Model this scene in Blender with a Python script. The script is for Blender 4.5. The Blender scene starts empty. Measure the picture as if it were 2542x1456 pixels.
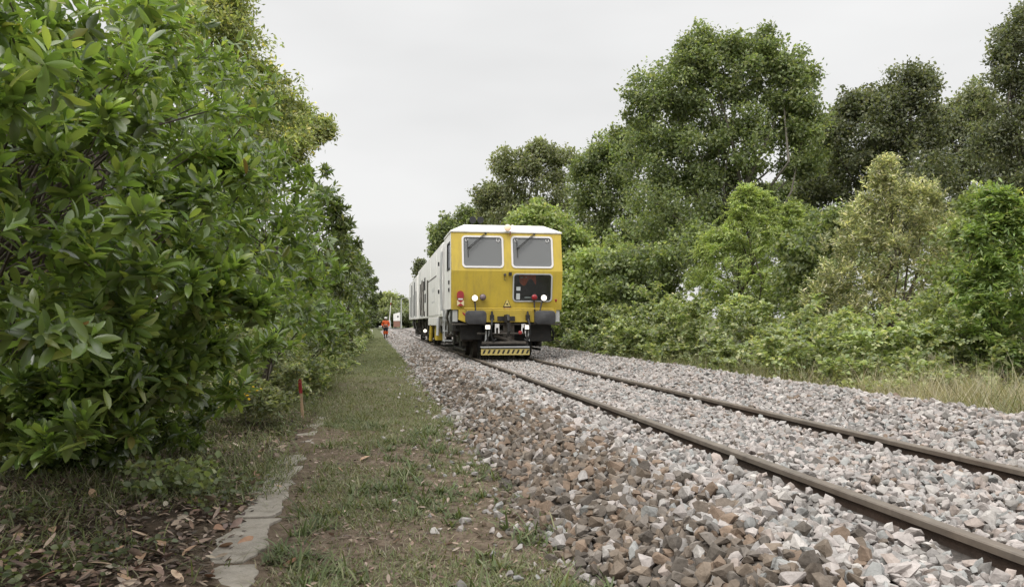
import bpy, bmesh, math
import numpy as np
from mathutils import Vector, Matrix

# ------------------------------------------------------------------ camera, sky, light, exposure
SC = bpy.context.scene
COL = SC.collection
TH = math.radians(9.58)                 # the camera looks this far to the right of the track direction (+Y)
CAMZ = 0.949                            # eye height over the rail head (rail head = 0)
cd = bpy.data.cameras.new('camera'); cam = bpy.data.objects.new('camera', cd); COL.objects.link(cam)
cd.sensor_width = 36.0; cd.lens = 28.33; cd.shift_y = 0.0287
cd.clip_start = 0.05; cd.clip_end = 3000
cam.location = (0, 0, CAMZ); cam.rotation_euler = (math.pi/2, 0, -TH)
SC.camera = cam

SUN_EL, SUN_AZ = math.radians(52), math.radians(226)
w = bpy.data.worlds.new('World'); SC.world = w; w.use_nodes = True
nt = w.node_tree; nt.nodes.clear()
def N(t, **k):
    n = nt.nodes.new(t)
    for a, b in k.items(): setattr(n, a, b)
    return n
out = N('ShaderNodeOutputWorld'); bg = N('ShaderNodeBackground'); bg.inputs['Strength'].default_value = 0.1
sky = N('ShaderNodeTexSky', sky_type='NISHITA'); sky.sun_disc = False
sky.sun_elevation = SUN_EL; sky.sun_rotation = SUN_AZ; sky.dust_density = 6.0
tc = N('ShaderNodeTexCoord'); sep = N('ShaderNodeSeparateXYZ')
nt.links.new(tc.outputs['Generated'], sep.inputs[0])
ramp = N('ShaderNodeMapRange'); ramp.inputs['From Min'].default_value = 0.30; ramp.inputs['From Max'].default_value = 1.0
ramp.inputs['To Min'].default_value = 7.0; ramp.inputs['To Max'].default_value = 22.0; ramp.interpolation_type = 'SMOOTHSTEP'
nt.links.new(sep.outputs['Z'], ramp.inputs['Value'])
ns = N('ShaderNodeTexNoise'); ns.inputs['Scale'].default_value = 1.6; ns.inputs['Detail'].default_value = 4
mp = N('ShaderNodeMapping'); mp.inputs['Scale'].default_value = (1, 1, 3.2)
nt.links.new(tc.outputs['Generated'], mp.inputs[0]); nt.links.new(mp.outputs[0], ns.inputs['Vector'])
nr = N('ShaderNodeMapRange'); nr.inputs['To Min'].default_value = 0.87; nr.inputs['To Max'].default_value = 1.08
nr.inputs['From Min'].default_value = .3; nr.inputs['From Max'].default_value = .7
nt.links.new(ns.outputs['Fac'], nr.inputs['Value'])
mul = N('ShaderNodeMath', operation='MULTIPLY'); nt.links.new(ramp.outputs[0], mul.inputs[0]); nt.links.new(nr.outputs[0], mul.inputs[1])
tintn = N('ShaderNodeVectorMath', operation='SCALE'); tintn.inputs[0].default_value = (1.0, 0.996, 0.985)
nt.links.new(mul.outputs[0], tintn.inputs['Scale'])
mixn = N('ShaderNodeMix', data_type='RGBA'); mixn.inputs['Factor'].default_value = 0.92
nt.links.new(sky.outputs[0], mixn.inputs['A']); nt.links.new(tintn.outputs[0], mixn.inputs['B'])
nt.links.new(mixn.outputs['Result'], bg.inputs['Color']); nt.links.new(bg.outputs[0], out.inputs[0])

sd = bpy.data.lights.new('sun', 'SUN'); sd.energy = 1.4; sd.angle = math.radians(35); sd.color = (1.0, 0.97, 0.92)
so = bpy.data.objects.new('sun', sd); COL.objects.link(so)
# NISHITA: rotation measured from +Y clockwise; lamp shines along its -Z
sdir = Vector((math.sin(SUN_AZ)*math.cos(SUN_EL), math.cos(SUN_AZ)*math.cos(SUN_EL), math.sin(SUN_EL)))
so.rotation_euler = sdir.to_track_quat('Z', 'Y').to_euler()
vs = SC.view_settings; vs.view_transform = 'Standard'; vs.look = 'None'; vs.exposure = 0.33; vs.gamma = 1.0
cy = SC.cycles
cy.max_bounces = 7; cy.diffuse_bounces = 4; cy.glossy_bounces = 3; cy.transmission_bounces = 4; cy.transparent_max_bounces = 8
cy.caustics_reflective = False; cy.caustics_refractive = False

# ------------------------------------------------------------------ survey: a sight line plus a distance gives a place
FWD = np.array([math.sin(TH), math.cos(TH), 0.0]); RGT = np.array([math.cos(TH), -math.sin(TH), 0.0])
def at(px, py, z):
    return FWD*z + RGT*((px-1270.5)/2000*z) + np.array([0, 0, CAMZ+(801-py)/2000*z])
def project(P):
    P = np.asarray(P); z = P@FWD; z = np.where(np.abs(z) < 1e-3, 1e-3, z)
    return 1270.5+2000*(P@RGT)/z, 801-2000*(P[:, 2]-CAMZ)/z, z
def in_view(P, m=260):
    px, py, z = project(P)
    return (z > 1.2) & (px > -m) & (px < 2541+m) & (py < 1456+m) & (py > -m)

# ------------------------------------------------------------------ materials
MAT = {}
def mat(name, color, rough=0.6, metal=0.0, noise=0.0, nscale=6.0, bump=0.0, bscale=40.0, spec=0.5, emit=None, estr=0.0, attr=None, trans=0.0, dirt=None, coat=0.0):
    m = bpy.data.materials.new(name); m.use_nodes = True; t = m.node_tree; b = t.nodes['Principled BSDF']
    L = t.links.new
    b.inputs['Roughness'].default_value = rough; b.inputs['Metallic'].default_value = metal
    b.inputs['Specular IOR Level'].default_value = spec
    if coat: b.inputs['Coat Weight'].default_value = coat; b.inputs['Coat Roughness'].default_value = 0.15
    if attr:
        a = t.nodes.new('ShaderNodeAttribute'); a.attribute_name = attr; col = a.outputs['Color']
    else:
        c = t.nodes.new('ShaderNodeRGB'); c.outputs[0].default_value = (*color, 1); col = c.outputs[0]
    tcn = t.nodes.new('ShaderNodeTexCoord')
    if noise > 0:
        n = t.nodes.new('ShaderNodeTexNoise'); n.inputs['Scale'].default_value = nscale; n.inputs['Detail'].default_value = 6
        n.inputs['Roughness'].default_value = .65
        L(tcn.outputs['Object'], n.inputs['Vector'])
        mr = t.nodes.new('ShaderNodeMapRange'); mr.inputs['From Min'].default_value = .3; mr.inputs['From Max'].default_value = .7
        mr.inputs['To Min'].default_value = 1-noise; mr.inputs['To Max'].default_value = 1+noise
        L(n.outputs['Fac'], mr.inputs['Value'])
        v = t.nodes.new('ShaderNodeVectorMath'); v.operation = 'SCALE'; L(col, v.inputs[0]); L(mr.outputs[0], v.inputs['Scale']); col = v.outputs[0]
    if dirt:
        n = t.nodes.new('ShaderNodeTexNoise'); n.inputs['Scale'].default_value = dirt[2]; n.inputs['Detail'].default_value = 8; n.inputs['Roughness'].default_value = .7
        mpp = t.nodes.new('ShaderNodeMapping'); mpp.inputs['Scale'].default_value = dirt[3] if len(dirt) > 3 else (1, 1, 1)
        L(tcn.outputs['Object'], mpp.inputs[0]); L(mpp.outputs[0], n.inputs['Vector'])
        mr = t.nodes.new('ShaderNodeMapRange'); mr.inputs['From Min'].default_value = .48; mr.inputs['From Max'].default_value = .75
        mr.inputs['To Max'].default_value = dirt[1]; L(n.outputs['Fac'], mr.inputs['Value'])
        mx = t.nodes.new('ShaderNodeMix'); mx.data_type = 'RGBA'; L(mr.outputs[0], mx.inputs['Factor']); L(col, mx.inputs['A'])
        mx.inputs['B'].default_value = (*dirt[0], 1); col = mx.outputs['Result']
    L(col, b.inputs['Base Color'])
    if bump > 0:
        n = t.nodes.new('ShaderNodeTexNoise'); n.inputs['Scale'].default_value = bscale; n.inputs['Detail'].default_value = 5
        L(tcn.outputs['Object'], n.inputs['Vector'])
        bp = t.nodes.new('ShaderNodeBump'); bp.inputs['Strength'].default_value = bump; bp.inputs['Distance'].default_value = .02
        L(n.outputs['Fac'], bp.inputs['Height']); L(bp.outputs[0], b.inputs['Normal'])
    if emit:
        b.inputs['Emission Color'].default_value = (*emit, 1); b.inputs['Emission Strength'].default_value = estr
    if trans > 0:
        tr = t.nodes.new('ShaderNodeBsdfTranslucent'); L(col, tr.inputs['Color'])
        v = t.nodes.new('ShaderNodeVectorMath'); v.operation = 'MULTIPLY'; L(col, v.inputs[0]); v.inputs[1].default_value = (1.25, 1.3, .6); L(v.outputs[0], tr.inputs['Color'])
        ms = t.nodes.new('ShaderNodeMixShader'); ms.inputs[0].default_value = trans
        L(b.outputs[0], ms.inputs[1]); L(tr.outputs[0], ms.inputs[2]); L(ms.outputs[0], t.nodes['Material Output'].inputs['Surface'])
    MAT[name] = m; return m

mat('laurel_leaf', None, rough=.26, spec=1.0, attr='tint', trans=.45)
mat('leaf', None, rough=.42, spec=.6, attr='tint', trans=.45)
mat('grass_blade', None, rough=.6, spec=.25, attr='tint', trans=.3)
mat('dry_leaf', None, rough=.7, attr='tint', noise=.25, nscale=30)
mat('bark', (.085, .070, .055), rough=.9, noise=.4, nscale=8, bump=.6, bscale=25)
mat('pale_bark', (.17, .155, .13), rough=.9, noise=.35, nscale=10, bump=.5, bscale=30)
mat('stone', None, rough=.85, spec=.25, attr='tint', noise=.22, nscale=28, bump=.35, bscale=60)
mat('steel_rust', (.062, .044, .034), rough=.75, metal=.1, noise=.4, nscale=9, bump=.3, bscale=60, dirt=((.125, .068, .042), .6, 6, (1, .25, 1)))
mat('rail_head', (.165, .138, .112), rough=.55, metal=.25, noise=.3, nscale=6, dirt=((.12, .078, .055), .7, 5, (1, .12, 1)))
mat('concrete', (.275, .248, .21), rough=.9, noise=.18, nscale=9, bump=.35, bscale=70, dirt=((.13, .11, .08), .95, 6))
mat('yellow_paint', (.55, .405, .048), rough=.45, noise=.07, nscale=3, coat=.2, dirt=((.27, .19, .07), .5, 5, (1.6, 1, .28)))
mat('white_paint', (.90, .885, .85), rough=.45, noise=.05, nscale=2, coat=.12, dirt=((.40, .38, .34), .5, 3.5, (1, 1, .22)))
mat('grey_paint', (.50, .51, .51), rough=.5, noise=.06, nscale=2, dirt=((.3, .3, .28), .4, 4, (1, 1, .4)))
mat('frame_white', (.74, .72, .71), rough=.5)
mat('black_metal', (.022, .021, .020), rough=.6, noise=.4, nscale=8, dirt=((.06, .045, .035), .6, 9))
mat('grimy_metal', (.075, .066, .056), rough=.75, noise=.4, nscale=9, dirt=((.14, .10, .07), .6, 12))
mat('buffer_black', (.045, .045, .048), rough=.55, noise=.3, nscale=6, dirt=((.11, .11, .11), .5, 5))
mat('rubber', (.015, .015, .016), rough=.55)
mat('red_paint', (.34, .032, .034), rough=.45, noise=.1)
mat('orange_cloth', (.75, .13, .03), rough=.8, noise=.12, nscale=12)
mat('navy_cloth', (.018, .02, .028), rough=.85)
mat('reflective_tape', (.62, .60, .52), rough=.4)
mat('skin', (.36, .20, .14), rough=.55)
mat('dark_void', (.012, .012, .012), rough=.8)
mat('cab_interior', (.36, .38, .38), rough=.7, noise=.1)
mat('cab_dark', (.05, .055, .05), rough=.7, noise=.3)
mat('lamp_on', (.9, .85, .75), emit=(1.0, .90, .76), estr=1.3)
mat('lamp_warm', (.75, .6, .45), rough=.15, emit=(1.0, .7, .45), estr=.45)
mat('lamp_grey', (.20, .15, .16), rough=.15, noise=.25, nscale=40)
mat('lamp_red', (.30, .02, .025), rough=.2)
mat('lens_rim', (.06, .05, .05), rough=.4)
mat('chrome', (.6, .58, .56), rough=.25, metal=.8)
mat('sticker', (.55, .58, .58), rough=.5)
mat('cream_plate', (.68, .58, .36), rough=.5)
mat('wood', (.44, .30, .19), rough=.85, noise=.2, nscale=14)
mat('pale_yellow', (.58, .47, .16), rough=.6, noise=.12, dirt=((.30, .24, .12), .5, 9))
mat('hazard_black', (.03, .027, .02), rough=.6)
mat('asphalt', (.17, .17, .17), rough=.9, noise=.15, nscale=3)
mat('brick', (.28, .15, .11), rough=.9, noise=.2, nscale=20)
mat('yellow_petal', (.75, .48, .02), rough=.6)

def glass(name, tint, film_sheen):
    m = bpy.data.materials.new(name); m.use_nodes = True; t = m.node_tree; t.nodes.remove(t.nodes['Principled BSDF'])
    tr = t.nodes.new('ShaderNodeBsdfTransparent'); tr.inputs[0].default_value = (*tint, 1)
    gl = t.nodes.new('ShaderNodeBsdfGlossy'); gl.inputs['Roughness'].default_value = .03; gl.inputs[0].default_value = (.9, .93, .95, 1)
    df = t.nodes.new('ShaderNodeBsdfDiffuse'); df.inputs[0].default_value = (.42, .43, .43, 1)  # grey dusty film that also stands in for sky reflected in the panes
    fr = t.nodes.new('ShaderNodeFresnel'); fr.inputs[0].default_value = 1.6
    m1 = t.nodes.new('ShaderNodeMixShader'); m1.inputs[0].default_value = film_sheen
    m2 = t.nodes.new('ShaderNodeMixShader')
    t.links.new(tr.outputs[0], m1.inputs[1]); t.links.new(df.outputs[0], m1.inputs[2])
    t.links.new(fr.outputs[0], m2.inputs[0]); t.links.new(m1.outputs[0], m2.inputs[1]); t.links.new(gl.outputs[0], m2.inputs[2])
    t.links.new(m2.outputs[0], t.nodes['Material Output'].inputs['Surface']); MAT[name] = m
glass('glass_upper', (.62, .64, .64), .40)
glass('glass_lower', (.62, .66, .64), .03)

# ------------------------------------------------------------------ mesh helpers
def tag(o, label=None, cat=None, group=None, kind=None):
    if label: o['label'] = label
    if cat: o['category'] = cat
    if group: o['group'] = group
    if kind: o['kind'] = kind
    return o
def empty(name, loc, label, cat, group=None, rz=0.0):
    o = bpy.data.objects.new(name, None); COL.objects.link(o); o.location = loc; o.rotation_euler = (0, 0, rz)
    o.empty_display_size = .2
    return tag(o, label, cat, group)
def fast_mesh(name, V, F, mats, parent=None, tint=None, smooth=False, midx=None):
    V = np.ascontiguousarray(V, dtype=np.float32).reshape(-1, 3); F = np.ascontiguousarray(F, dtype=np.int32); k = F.shape[1]
    if parent is not None: V = V-np.array(parent.location, dtype=np.float32)
    me = bpy.data.meshes.new(name); me.vertices.add(len(V)); me.vertices.foreach_set('co', V.ravel())
    me.loops.add(F.size); me.loops.foreach_set('vertex_index', F.ravel())
    me.polygons.add(len(F)); me.polygons.foreach_set('loop_start', np.arange(0, F.size, k, dtype=np.int32))
    if smooth: me.polygons.foreach_set('use_smooth', np.ones(len(F), dtype=bool))
    else: me.polygons.foreach_set('use_smooth', np.zeros(len(F), dtype=bool))
    if midx is not None: me.polygons.foreach_set('material_index', np.asarray(midx, dtype=np.int32))
    if tint is not None:
        a = me.attributes.new('tint', 'FLOAT_COLOR', 'FACE')
        c = np.ones((len(F), 4), dtype=np.float32); c[:, :3] = tint; a.data.foreach_set('color', c.ravel())
    for m in (mats if isinstance(mats, (list, tuple)) else [mats]): me.materials.append(MAT[m])
    me.update(calc_edges=True)
    o = bpy.data.objects.new(name, me); COL.objects.link(o)
    if parent is not None: o.parent = parent
    return o
class MB:
    def __init__(s): s.V = []; s.F = []; s.M = []
    def add(s, V, F, mi=0):
        n = len(s.V); s.V += [tuple(v) for v in V]; s.F += [tuple(i+n for i in f) for f in F]; s.M += [mi]*len(F); return s
    def box(s, c, d, mi=0, R=None):
        x, y, z = d[0]/2, d[1]/2, d[2]/2
        V = [Vector((sx*x, sy*y, sz*z)) for sx in (-1, 1) for sy in (-1, 1) for sz in (-1, 1)]
        if R is not None: V = [R@v for v in V]
        V = [v+Vector(c) for v in V]
        return s.add(V, [(0, 1, 3, 2), (4, 6, 7, 5), (0, 4, 5, 1), (2, 3, 7, 6), (0, 2, 6, 4), (1, 5, 7, 3)], mi)
    def span(s, a, b, mi=0): return s.box([(a[i]+b[i])/2 for i in range(3)], [abs(b[i]-a[i]) for i in range(3)], mi)
    def tube(s, pts, rad, n=8, mi=0, caps=True):
        pts = [Vector(p) for p in pts]
        if not hasattr(rad, '__len__'): rad = [rad]*len(pts)
        V = []; F = []; up = Vector((0, 0, 1)); prev = None
        for i, p in enumerate(pts):
            t = (pts[min(i+1, len(pts)-1)]-pts[max(i-1, 0)]).normalized()
            if prev is None:
                a = t.cross(up) if abs(t.z) < .95 else t.cross(Vector((1, 0, 0)))
            else: a = prev-t*prev.dot(t)
            a.normalize(); b = t.cross(a); prev = a
            for k in range(n):
                an = 2*math.pi*k/n; V.append(p+(a*math.cos(an)+b*math.sin(an))*rad[i])
        for i in range(len(pts)-1):
            for k in range(n): F.append((i*n+k, i*n+(k+1) % n, (i+1)*n+(k+1) % n, (i+1)*n+k))
        if caps: F.append(tuple(range(n-1, -1, -1))); F.append(tuple((len(pts)-1)*n+k for k in range(n)))
        return s.add(V, F, mi)
    def lathe(s, c, axis, prof, n=20, mi=0):          # prof: list of (distance along axis, radius)
        a = Vector(axis).normalized(); u = a.cross(Vector((0, 0, 1)) if abs(a.z) < .9 else Vector((1, 0, 0))).normalized(); v = a.cross(u)
        V = []; F = []
        for d, r in prof:
            for k in range(n):
                an = 2*math.pi*k/n; V.append(Vector(c)+a*d+(u*math.cos(an)+v*math.sin(an))*max(r, 1e-4))
        for i in range(len(prof)-1):
            for k in range(n): F.append((i*n+k, i*n+(k+1) % n, (i+1)*n+(k+1) % n, (i+1)*n+k))
        F.append(tuple(range(n-1, -1, -1))); F.append(tuple((len(prof)-1)*n+k for k in range(n)))
        return s.add(V, F, mi)
    def build(s, name, mats, parent=None, bevel=0.0, smooth=False):
        me = bpy.data.meshes.new(name); me.from_pydata([tuple(v) for v in s.V], [], s.F)
        for m in (mats if isinstance(mats, (list, tuple)) else [mats]): me.materials.append(MAT[m])
        me.polygons.foreach_set('material_index', np.array(s.M, dtype=np.int32))
        bm = bmesh.new(); bm.from_mesh(me); bmesh.ops.recalc_face_normals(bm, faces=bm.faces); bm.to_mesh(me); bm.free()
        if smooth: me.polygons.foreach_set('use_smooth', np.ones(len(me.polygons), dtype=bool))
        me.update()
        o = bpy.data.objects.new(name, me); COL.objects.link(o)
        if parent is not None: o.parent = parent
        if bevel > 0:
            b = o.modifiers.new('bevel', 'BEVEL'); b.width = bevel; b.segments = 2; b.limit_method = 'ANGLE'; b.angle_limit = math.radians(40)
        if smooth and bevel == 0:
            try: me.set_sharp_from_angle(angle=math.radians(42))
            except Exception: pass
        return o

def unit(a): return a/np.maximum(np.linalg.norm(a, axis=-1, keepdims=True), 1e-9)
def noise2(x, y, s, seed=0, n=9):
    r = np.random.default_rng(seed); o = 0
    for i in range(n):
        a = r.uniform(0, 2*np.pi); f = s*r.uniform(.5, 2.2); o = o+np.sin((x*np.cos(a)+y*np.sin(a))*f+r.uniform(0, 6.28))
    return o/n*1.6
# ------------------------------------------------------------------ ground, ballast, rails
TX = 3.394                                  # x of the track's centre line
def ground_z(x, y):
    z = np.interp(x, [-60, -9, -4, -1.2, -.4, .6, 7.2, 9, 14, 60], [.6, -.12, -.26, -.34, -.37, -.37, -.30, -.22, .0, .8])
    z = z+.02*noise2(x, y, 3.0, 1)*(np.abs(x) < 9)+.008*noise2(x, y, 14.0, 2)*(np.abs(x) < 5)
    s = np.clip((y-95)/45, 0, 1); s = s*s*(3-2*s)
    side = np.where(x < .6, np.clip((.8-x)/3, 0, 1)*.75, np.clip((x-6.6)/3, 0, 1)*1.15)
    return z+s*side
BX = [.85, 1.05, 1.3, 1.6, 1.95, 2.3, 2.55, 4.25, 4.7, 5.3, 5.85, 6.1, 6.5, 7.3]
BZ = [-.44, -.37, -.235, -.115, -.085, -.105, -.10, -.10, -.085, -.01, .045, .03, -.11, -.36]
def ballast_z(x, y): return np.interp(x, BX, BZ)+.022*noise2(x, y, 4.5, 5)*np.where((x > 2.45) & (x < 4.4), .35, 1.0)
def toe_x(y): return 1.02+.13*noise2(y*0, y, 1.6, 8)+.05*noise2(y*0, y, 6, 9)-np.clip((y-25)/150, 0, .25)

def sheet(name, xs, ys, zf, material):
    X, Y = np.meshgrid(xs, ys); Z = zf(X, Y); V = np.stack([X, Y, Z], -1).reshape(-1, 3)
    nx, ny = len(xs), len(ys); i = np.arange(ny-1)[:, None]*nx+np.arange(nx-1)[None]
    F = np.stack([i, i+1, i+nx+1, i+nx], -1).reshape(-1, 4)
    return fast_mesh(name, V, F, material, smooth=True)
def soil_material():
    m = bpy.data.materials.new('soil'); m.use_nodes = True; t = m.node_tree; b = t.nodes['Principled BSDF']; L = t.links.new
    b.inputs['Roughness'].default_value = .95; b.inputs['Specular IOR Level'].default_value = .15
    tcn = t.nodes.new('ShaderNodeTexCoord')
    def nz(sc, det=8):
        n = t.nodes.new('ShaderNodeTexNoise'); n.inputs['Scale'].default_value = sc; n.inputs['Detail'].default_value = det; n.inputs['Roughness'].default_value = .7
        L(tcn.outputs['Object'], n.inputs['Vector']); return n.outputs['Fac']
    def rp(fac, stops):
        r = t.nodes.new('ShaderNodeValToRGB'); e = r.color_ramp.elements
        e[0].position, e[0].color = stops[0][0], (*stops[0][1], 1); e[1].position, e[1].color = stops[-1][0], (*stops[-1][1], 1)
        for p, c in stops[1:-1]:
            q = e.new(p); q.color = (*c, 1)
        L(fac, r.inputs[0]); return r.outputs[0]
    def mx(f, a, c):
        q = t.nodes.new('ShaderNodeMix'); q.data_type = 'RGBA'; L(f, q.inputs['Factor']); L(a, q.inputs['A']); L(c, q.inputs['B']); return q.outputs['Result']
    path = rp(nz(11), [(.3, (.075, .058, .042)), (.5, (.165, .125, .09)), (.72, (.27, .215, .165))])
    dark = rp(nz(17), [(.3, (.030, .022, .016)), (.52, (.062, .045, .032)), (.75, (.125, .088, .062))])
    green = rp(nz(6), [(.3, (.055, .065, .028)), (.55, (.095, .105, .045)), (.75, (.14, .12, .06))])
    sp = t.nodes.new('ShaderNodeSeparateXYZ'); L(tcn.outputs['Object'], sp.inputs[0])
    def rng_(o, a, c):
        q = t.nodes.new('ShaderNodeMapRange'); q.inputs['From Min'].default_value = a; q.inputs['From Max'].default_value = c; L(o, q.inputs['Value']); return q.outputs[0]
    def add(o, fac, k):
        q = t.nodes.new('ShaderNodeMath'); q.operation = 'MULTIPLY_ADD'; L(fac, q.inputs[0]); q.inputs[1].default_value = k; L(o, q.inputs[2]); return q.outputs[0]
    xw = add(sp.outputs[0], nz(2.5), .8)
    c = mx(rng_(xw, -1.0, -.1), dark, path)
    c = mx(rng_(sp.outputs[1], 11, 24), c, green)
    L(c, b.inputs['Base Color'])
    bp = t.nodes.new('ShaderNodeBump'); bp.inputs['Strength'].default_value = .9; bp.inputs['Distance'].default_value = .03
    L(nz(45), bp.inputs['Height']); L(bp.outputs[0], b.inputs['Normal']); MAT['soil'] = m
soil_material()
mat('ballast_dirt_shade', (.075, .064, .056), rough=.95, noise=.5, nscale=22, bump=.8, bscale=35)  # bed dirt, darkened to paint shade into the gaps between stones
xs = np.unique(np.concatenate([np.linspace(-5, 9, 141), np.array([-160, -100, -60, -40, -25, -15, -10, -7, 11, 13, 16, 20, 30, 50, 100, 200])]))
ys = np.unique(np.concatenate([np.linspace(0, 20, 160), np.linspace(20, 60, 81), np.linspace(60, 180, 61), np.array([-40, -20, -5, 220, 260, 300])]))
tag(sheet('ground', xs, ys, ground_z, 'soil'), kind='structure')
tag(sheet('ballast_bed', np.linspace(.85, 7.3, 60), np.unique(np.concatenate([np.linspace(0, 30, 150), np.linspace(30, 146, 60)])), ballast_z, 'ballast_dirt_shade'), kind='structure')

def stones():
    R = np.random.default_rng(11); protos = []
    for i in range(18):
        p = R.uniform(-1, 1, (15, 3)); p = p/np.linalg.norm(p, axis=1, keepdims=True)**.75*R.uniform(.8, 1.1, (15, 1))
        p = p*np.array([1, R.uniform(.65, .95), R.uniform(.45, .8)])
        bm = bmesh.new()
        for q in p: bm.verts.new(q)
        r = bmesh.ops.convex_hull(bm, input=bm.verts[:]); bmesh.ops.delete(bm, geom=[v for v in bm.verts if not v.link_faces], context='VERTS')
        bmesh.ops.triangulate(bm, faces=bm.faces[:]); bm.verts.index_update()
        protos.append((np.array([v.co[:] for v in bm.verts]), np.array([[v.index for v in f.verts] for f in bm.faces]))); bm.free()
    P = []; S = []
    def layer(y0, y1, sp, r0, r1, lift, keep=1.0):
        gx, gy = np.meshgrid(np.arange(.7, 6.75, sp), np.arange(y0, y1, sp)); x = gx.ravel()+R.uniform(-.5, .5, gx.size)*sp; y = gy.ravel()+R.uniform(-.5, .5, gx.size)*sp
        r = r0+(r1-r0)*R.random(x.size)**1.8
        big = np.where(x < 2.2, 1.2, 1.0); r = r*big
        z = ballast_z(x, y)+r*lift+R.uniform(-.01, .022, x.size)
        rail = np.minimum(np.abs(x-(TX-.75)), np.abs(x-(TX+.75)))
        k = (x > toe_x(y)) & ((rail > .075+r*.55) | (z+r < -.10)) & (R.random(x.size) < keep)
        k &= ~((x > TX-.66) & (x < TX+.66) & (z+r*.6 > -.022))
        q = np.stack([x, y, z], 1)[k]; r = r[k]; v = in_view(q, 420); P.append(q[v]); S.append(r[v])
    layer(2.6, 11, .055, .030, .054, .05); layer(2.6, 11, .072, .028, .062, .5, .85)
    layer(11, 24, .066, .034, .058, .1); layer(11, 24, .098, .034, .064, .55, .8)
    layer(24, 60, .115, .055, .085, .25); layer(60, 130, .22, .08, .13, .3)
    # stray stones on the path side of the toe
    n = 420; y = 3+R.random(n)**1.5*22; x = toe_x(y)-R.exponential(.16, n); r = R.uniform(.018, .05, n); q = np.stack([x, y, ground_z(x, y)+r*.3], 1)
    P.append(q); S.append(r)
    P = np.concatenate(P); S = np.concatenate(S); n = len(P)
    pal = np.array([(.365, .330, .310), (.320, .300, .285), (.275, .275, .265), (.405, .380, .355), (.33, .28, .25), (.23, .215, .20)])
    c = pal[R.choice(6, n, p=[.32, .2, .14, .14, .12, .08])]
    brown = np.array([(.155, .128, .104), (.185, .148, .115), (.13, .112, .095), (.21, .155, .115), (.20, .175, .152)])
    pb = np.clip(1.08-np.abs(P[:, 0]-1.38)/.66+.42*noise2(P[:, 0], P[:, 1], 2.2, 21), 0, .85)*np.clip(1.25-P[:, 1]/42, .25, 1)
    pb = np.maximum(pb, .05); isb = R.random(n) < pb
    c = np.where(isb[:, None], brown[R.choice(5, n)], c*1.04)*R.uniform(.74, 1.14, (n, 1))
    q = R.normal(size=(n, 4)); q[:, 1:3] *= .55; q /= np.linalg.norm(q, axis=1, keepdims=True); a, b_, c_, d = q.T
    M = np.stack([1-2*(c_*c_+d*d), 2*(b_*c_-a*d), 2*(b_*d+a*c_), 2*(b_*c_+a*d), 1-2*(b_*b_+d*d), 2*(c_*d-a*b_), 2*(b_*d-a*c_), 2*(c_*d+a*b_), 1-2*(b_*b_+c_*c_)], -1).reshape(-1, 3, 3)
    which = R.integers(0, len(protos), n); Vs = []; Fs = []; Cs = []; off = 0
    for i, (pv, pf) in enumerate(protos):
        k = np.where(which == i)[0]
        if not len(k): continue
        V = np.einsum('nij,vj->nvi', M[k], pv)*S[k, None, None]+P[k, None, :]
        F = pf[None]+(np.arange(len(k))*len(pv))[:, None, None]+off; off += V.shape[0]*V.shape[1]
        Vs.append(V.reshape(-1, 3)); Fs.append(F.reshape(-1, 3)); Cs.append(np.repeat(c[k], len(pf), axis=0))
    o = fast_mesh('ballast', np.concatenate(Vs), np.concatenate(Fs), 'stone', tint=np.concatenate(Cs))
    tag(o, 'grey and brown crushed stone heaped around the rails', kind='stuff'); print('stones', n)
stones()

def rails():
    root = empty('railway_track', (TX, 3, 0), 'single railway track of two rusty rails set in pale crushed stone', 'railway track')
    prof = [(-.07, -.172), (.07, -.172), (.07, -.160), (.014, -.140), (.0085, -.125), (.0085, -.052), (.036, -.038), (.036, -.008), (.030, -.0015), (-.030, -.0015), (-.036, -.008), (-.036, -.038), (-.0085, -.052), (-.0085, -.125), (-.014, -.140), (-.07, -.160)]
    n = len(prof)
    for s, lab in ((-1, None), (1, None)):
        m = MB(); stn = [-3.0, 40, 80, 120, 147.0]
        V = [(x+s*.755, y, z) for y in stn for x, z in prof]; F = []; M = []
        for j in range(len(stn)-1):
            for i in range(n): F.append((j*n+i, j*n+(i+1) % n, (j+1)*n+(i+1) % n, (j+1)*n+i)); M.append(1 if 6 <= i <= 10 else 0)
        F.append(tuple(range(n))); M.append(0); F.append(tuple((len(stn)-1)*n+i for i in range(n))); M.append(0)
        m.V = V; m.F = F; m.M = M
        m.build('rail', ['steel_rust', 'rail_head'], root)
    return root
rails()

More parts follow.
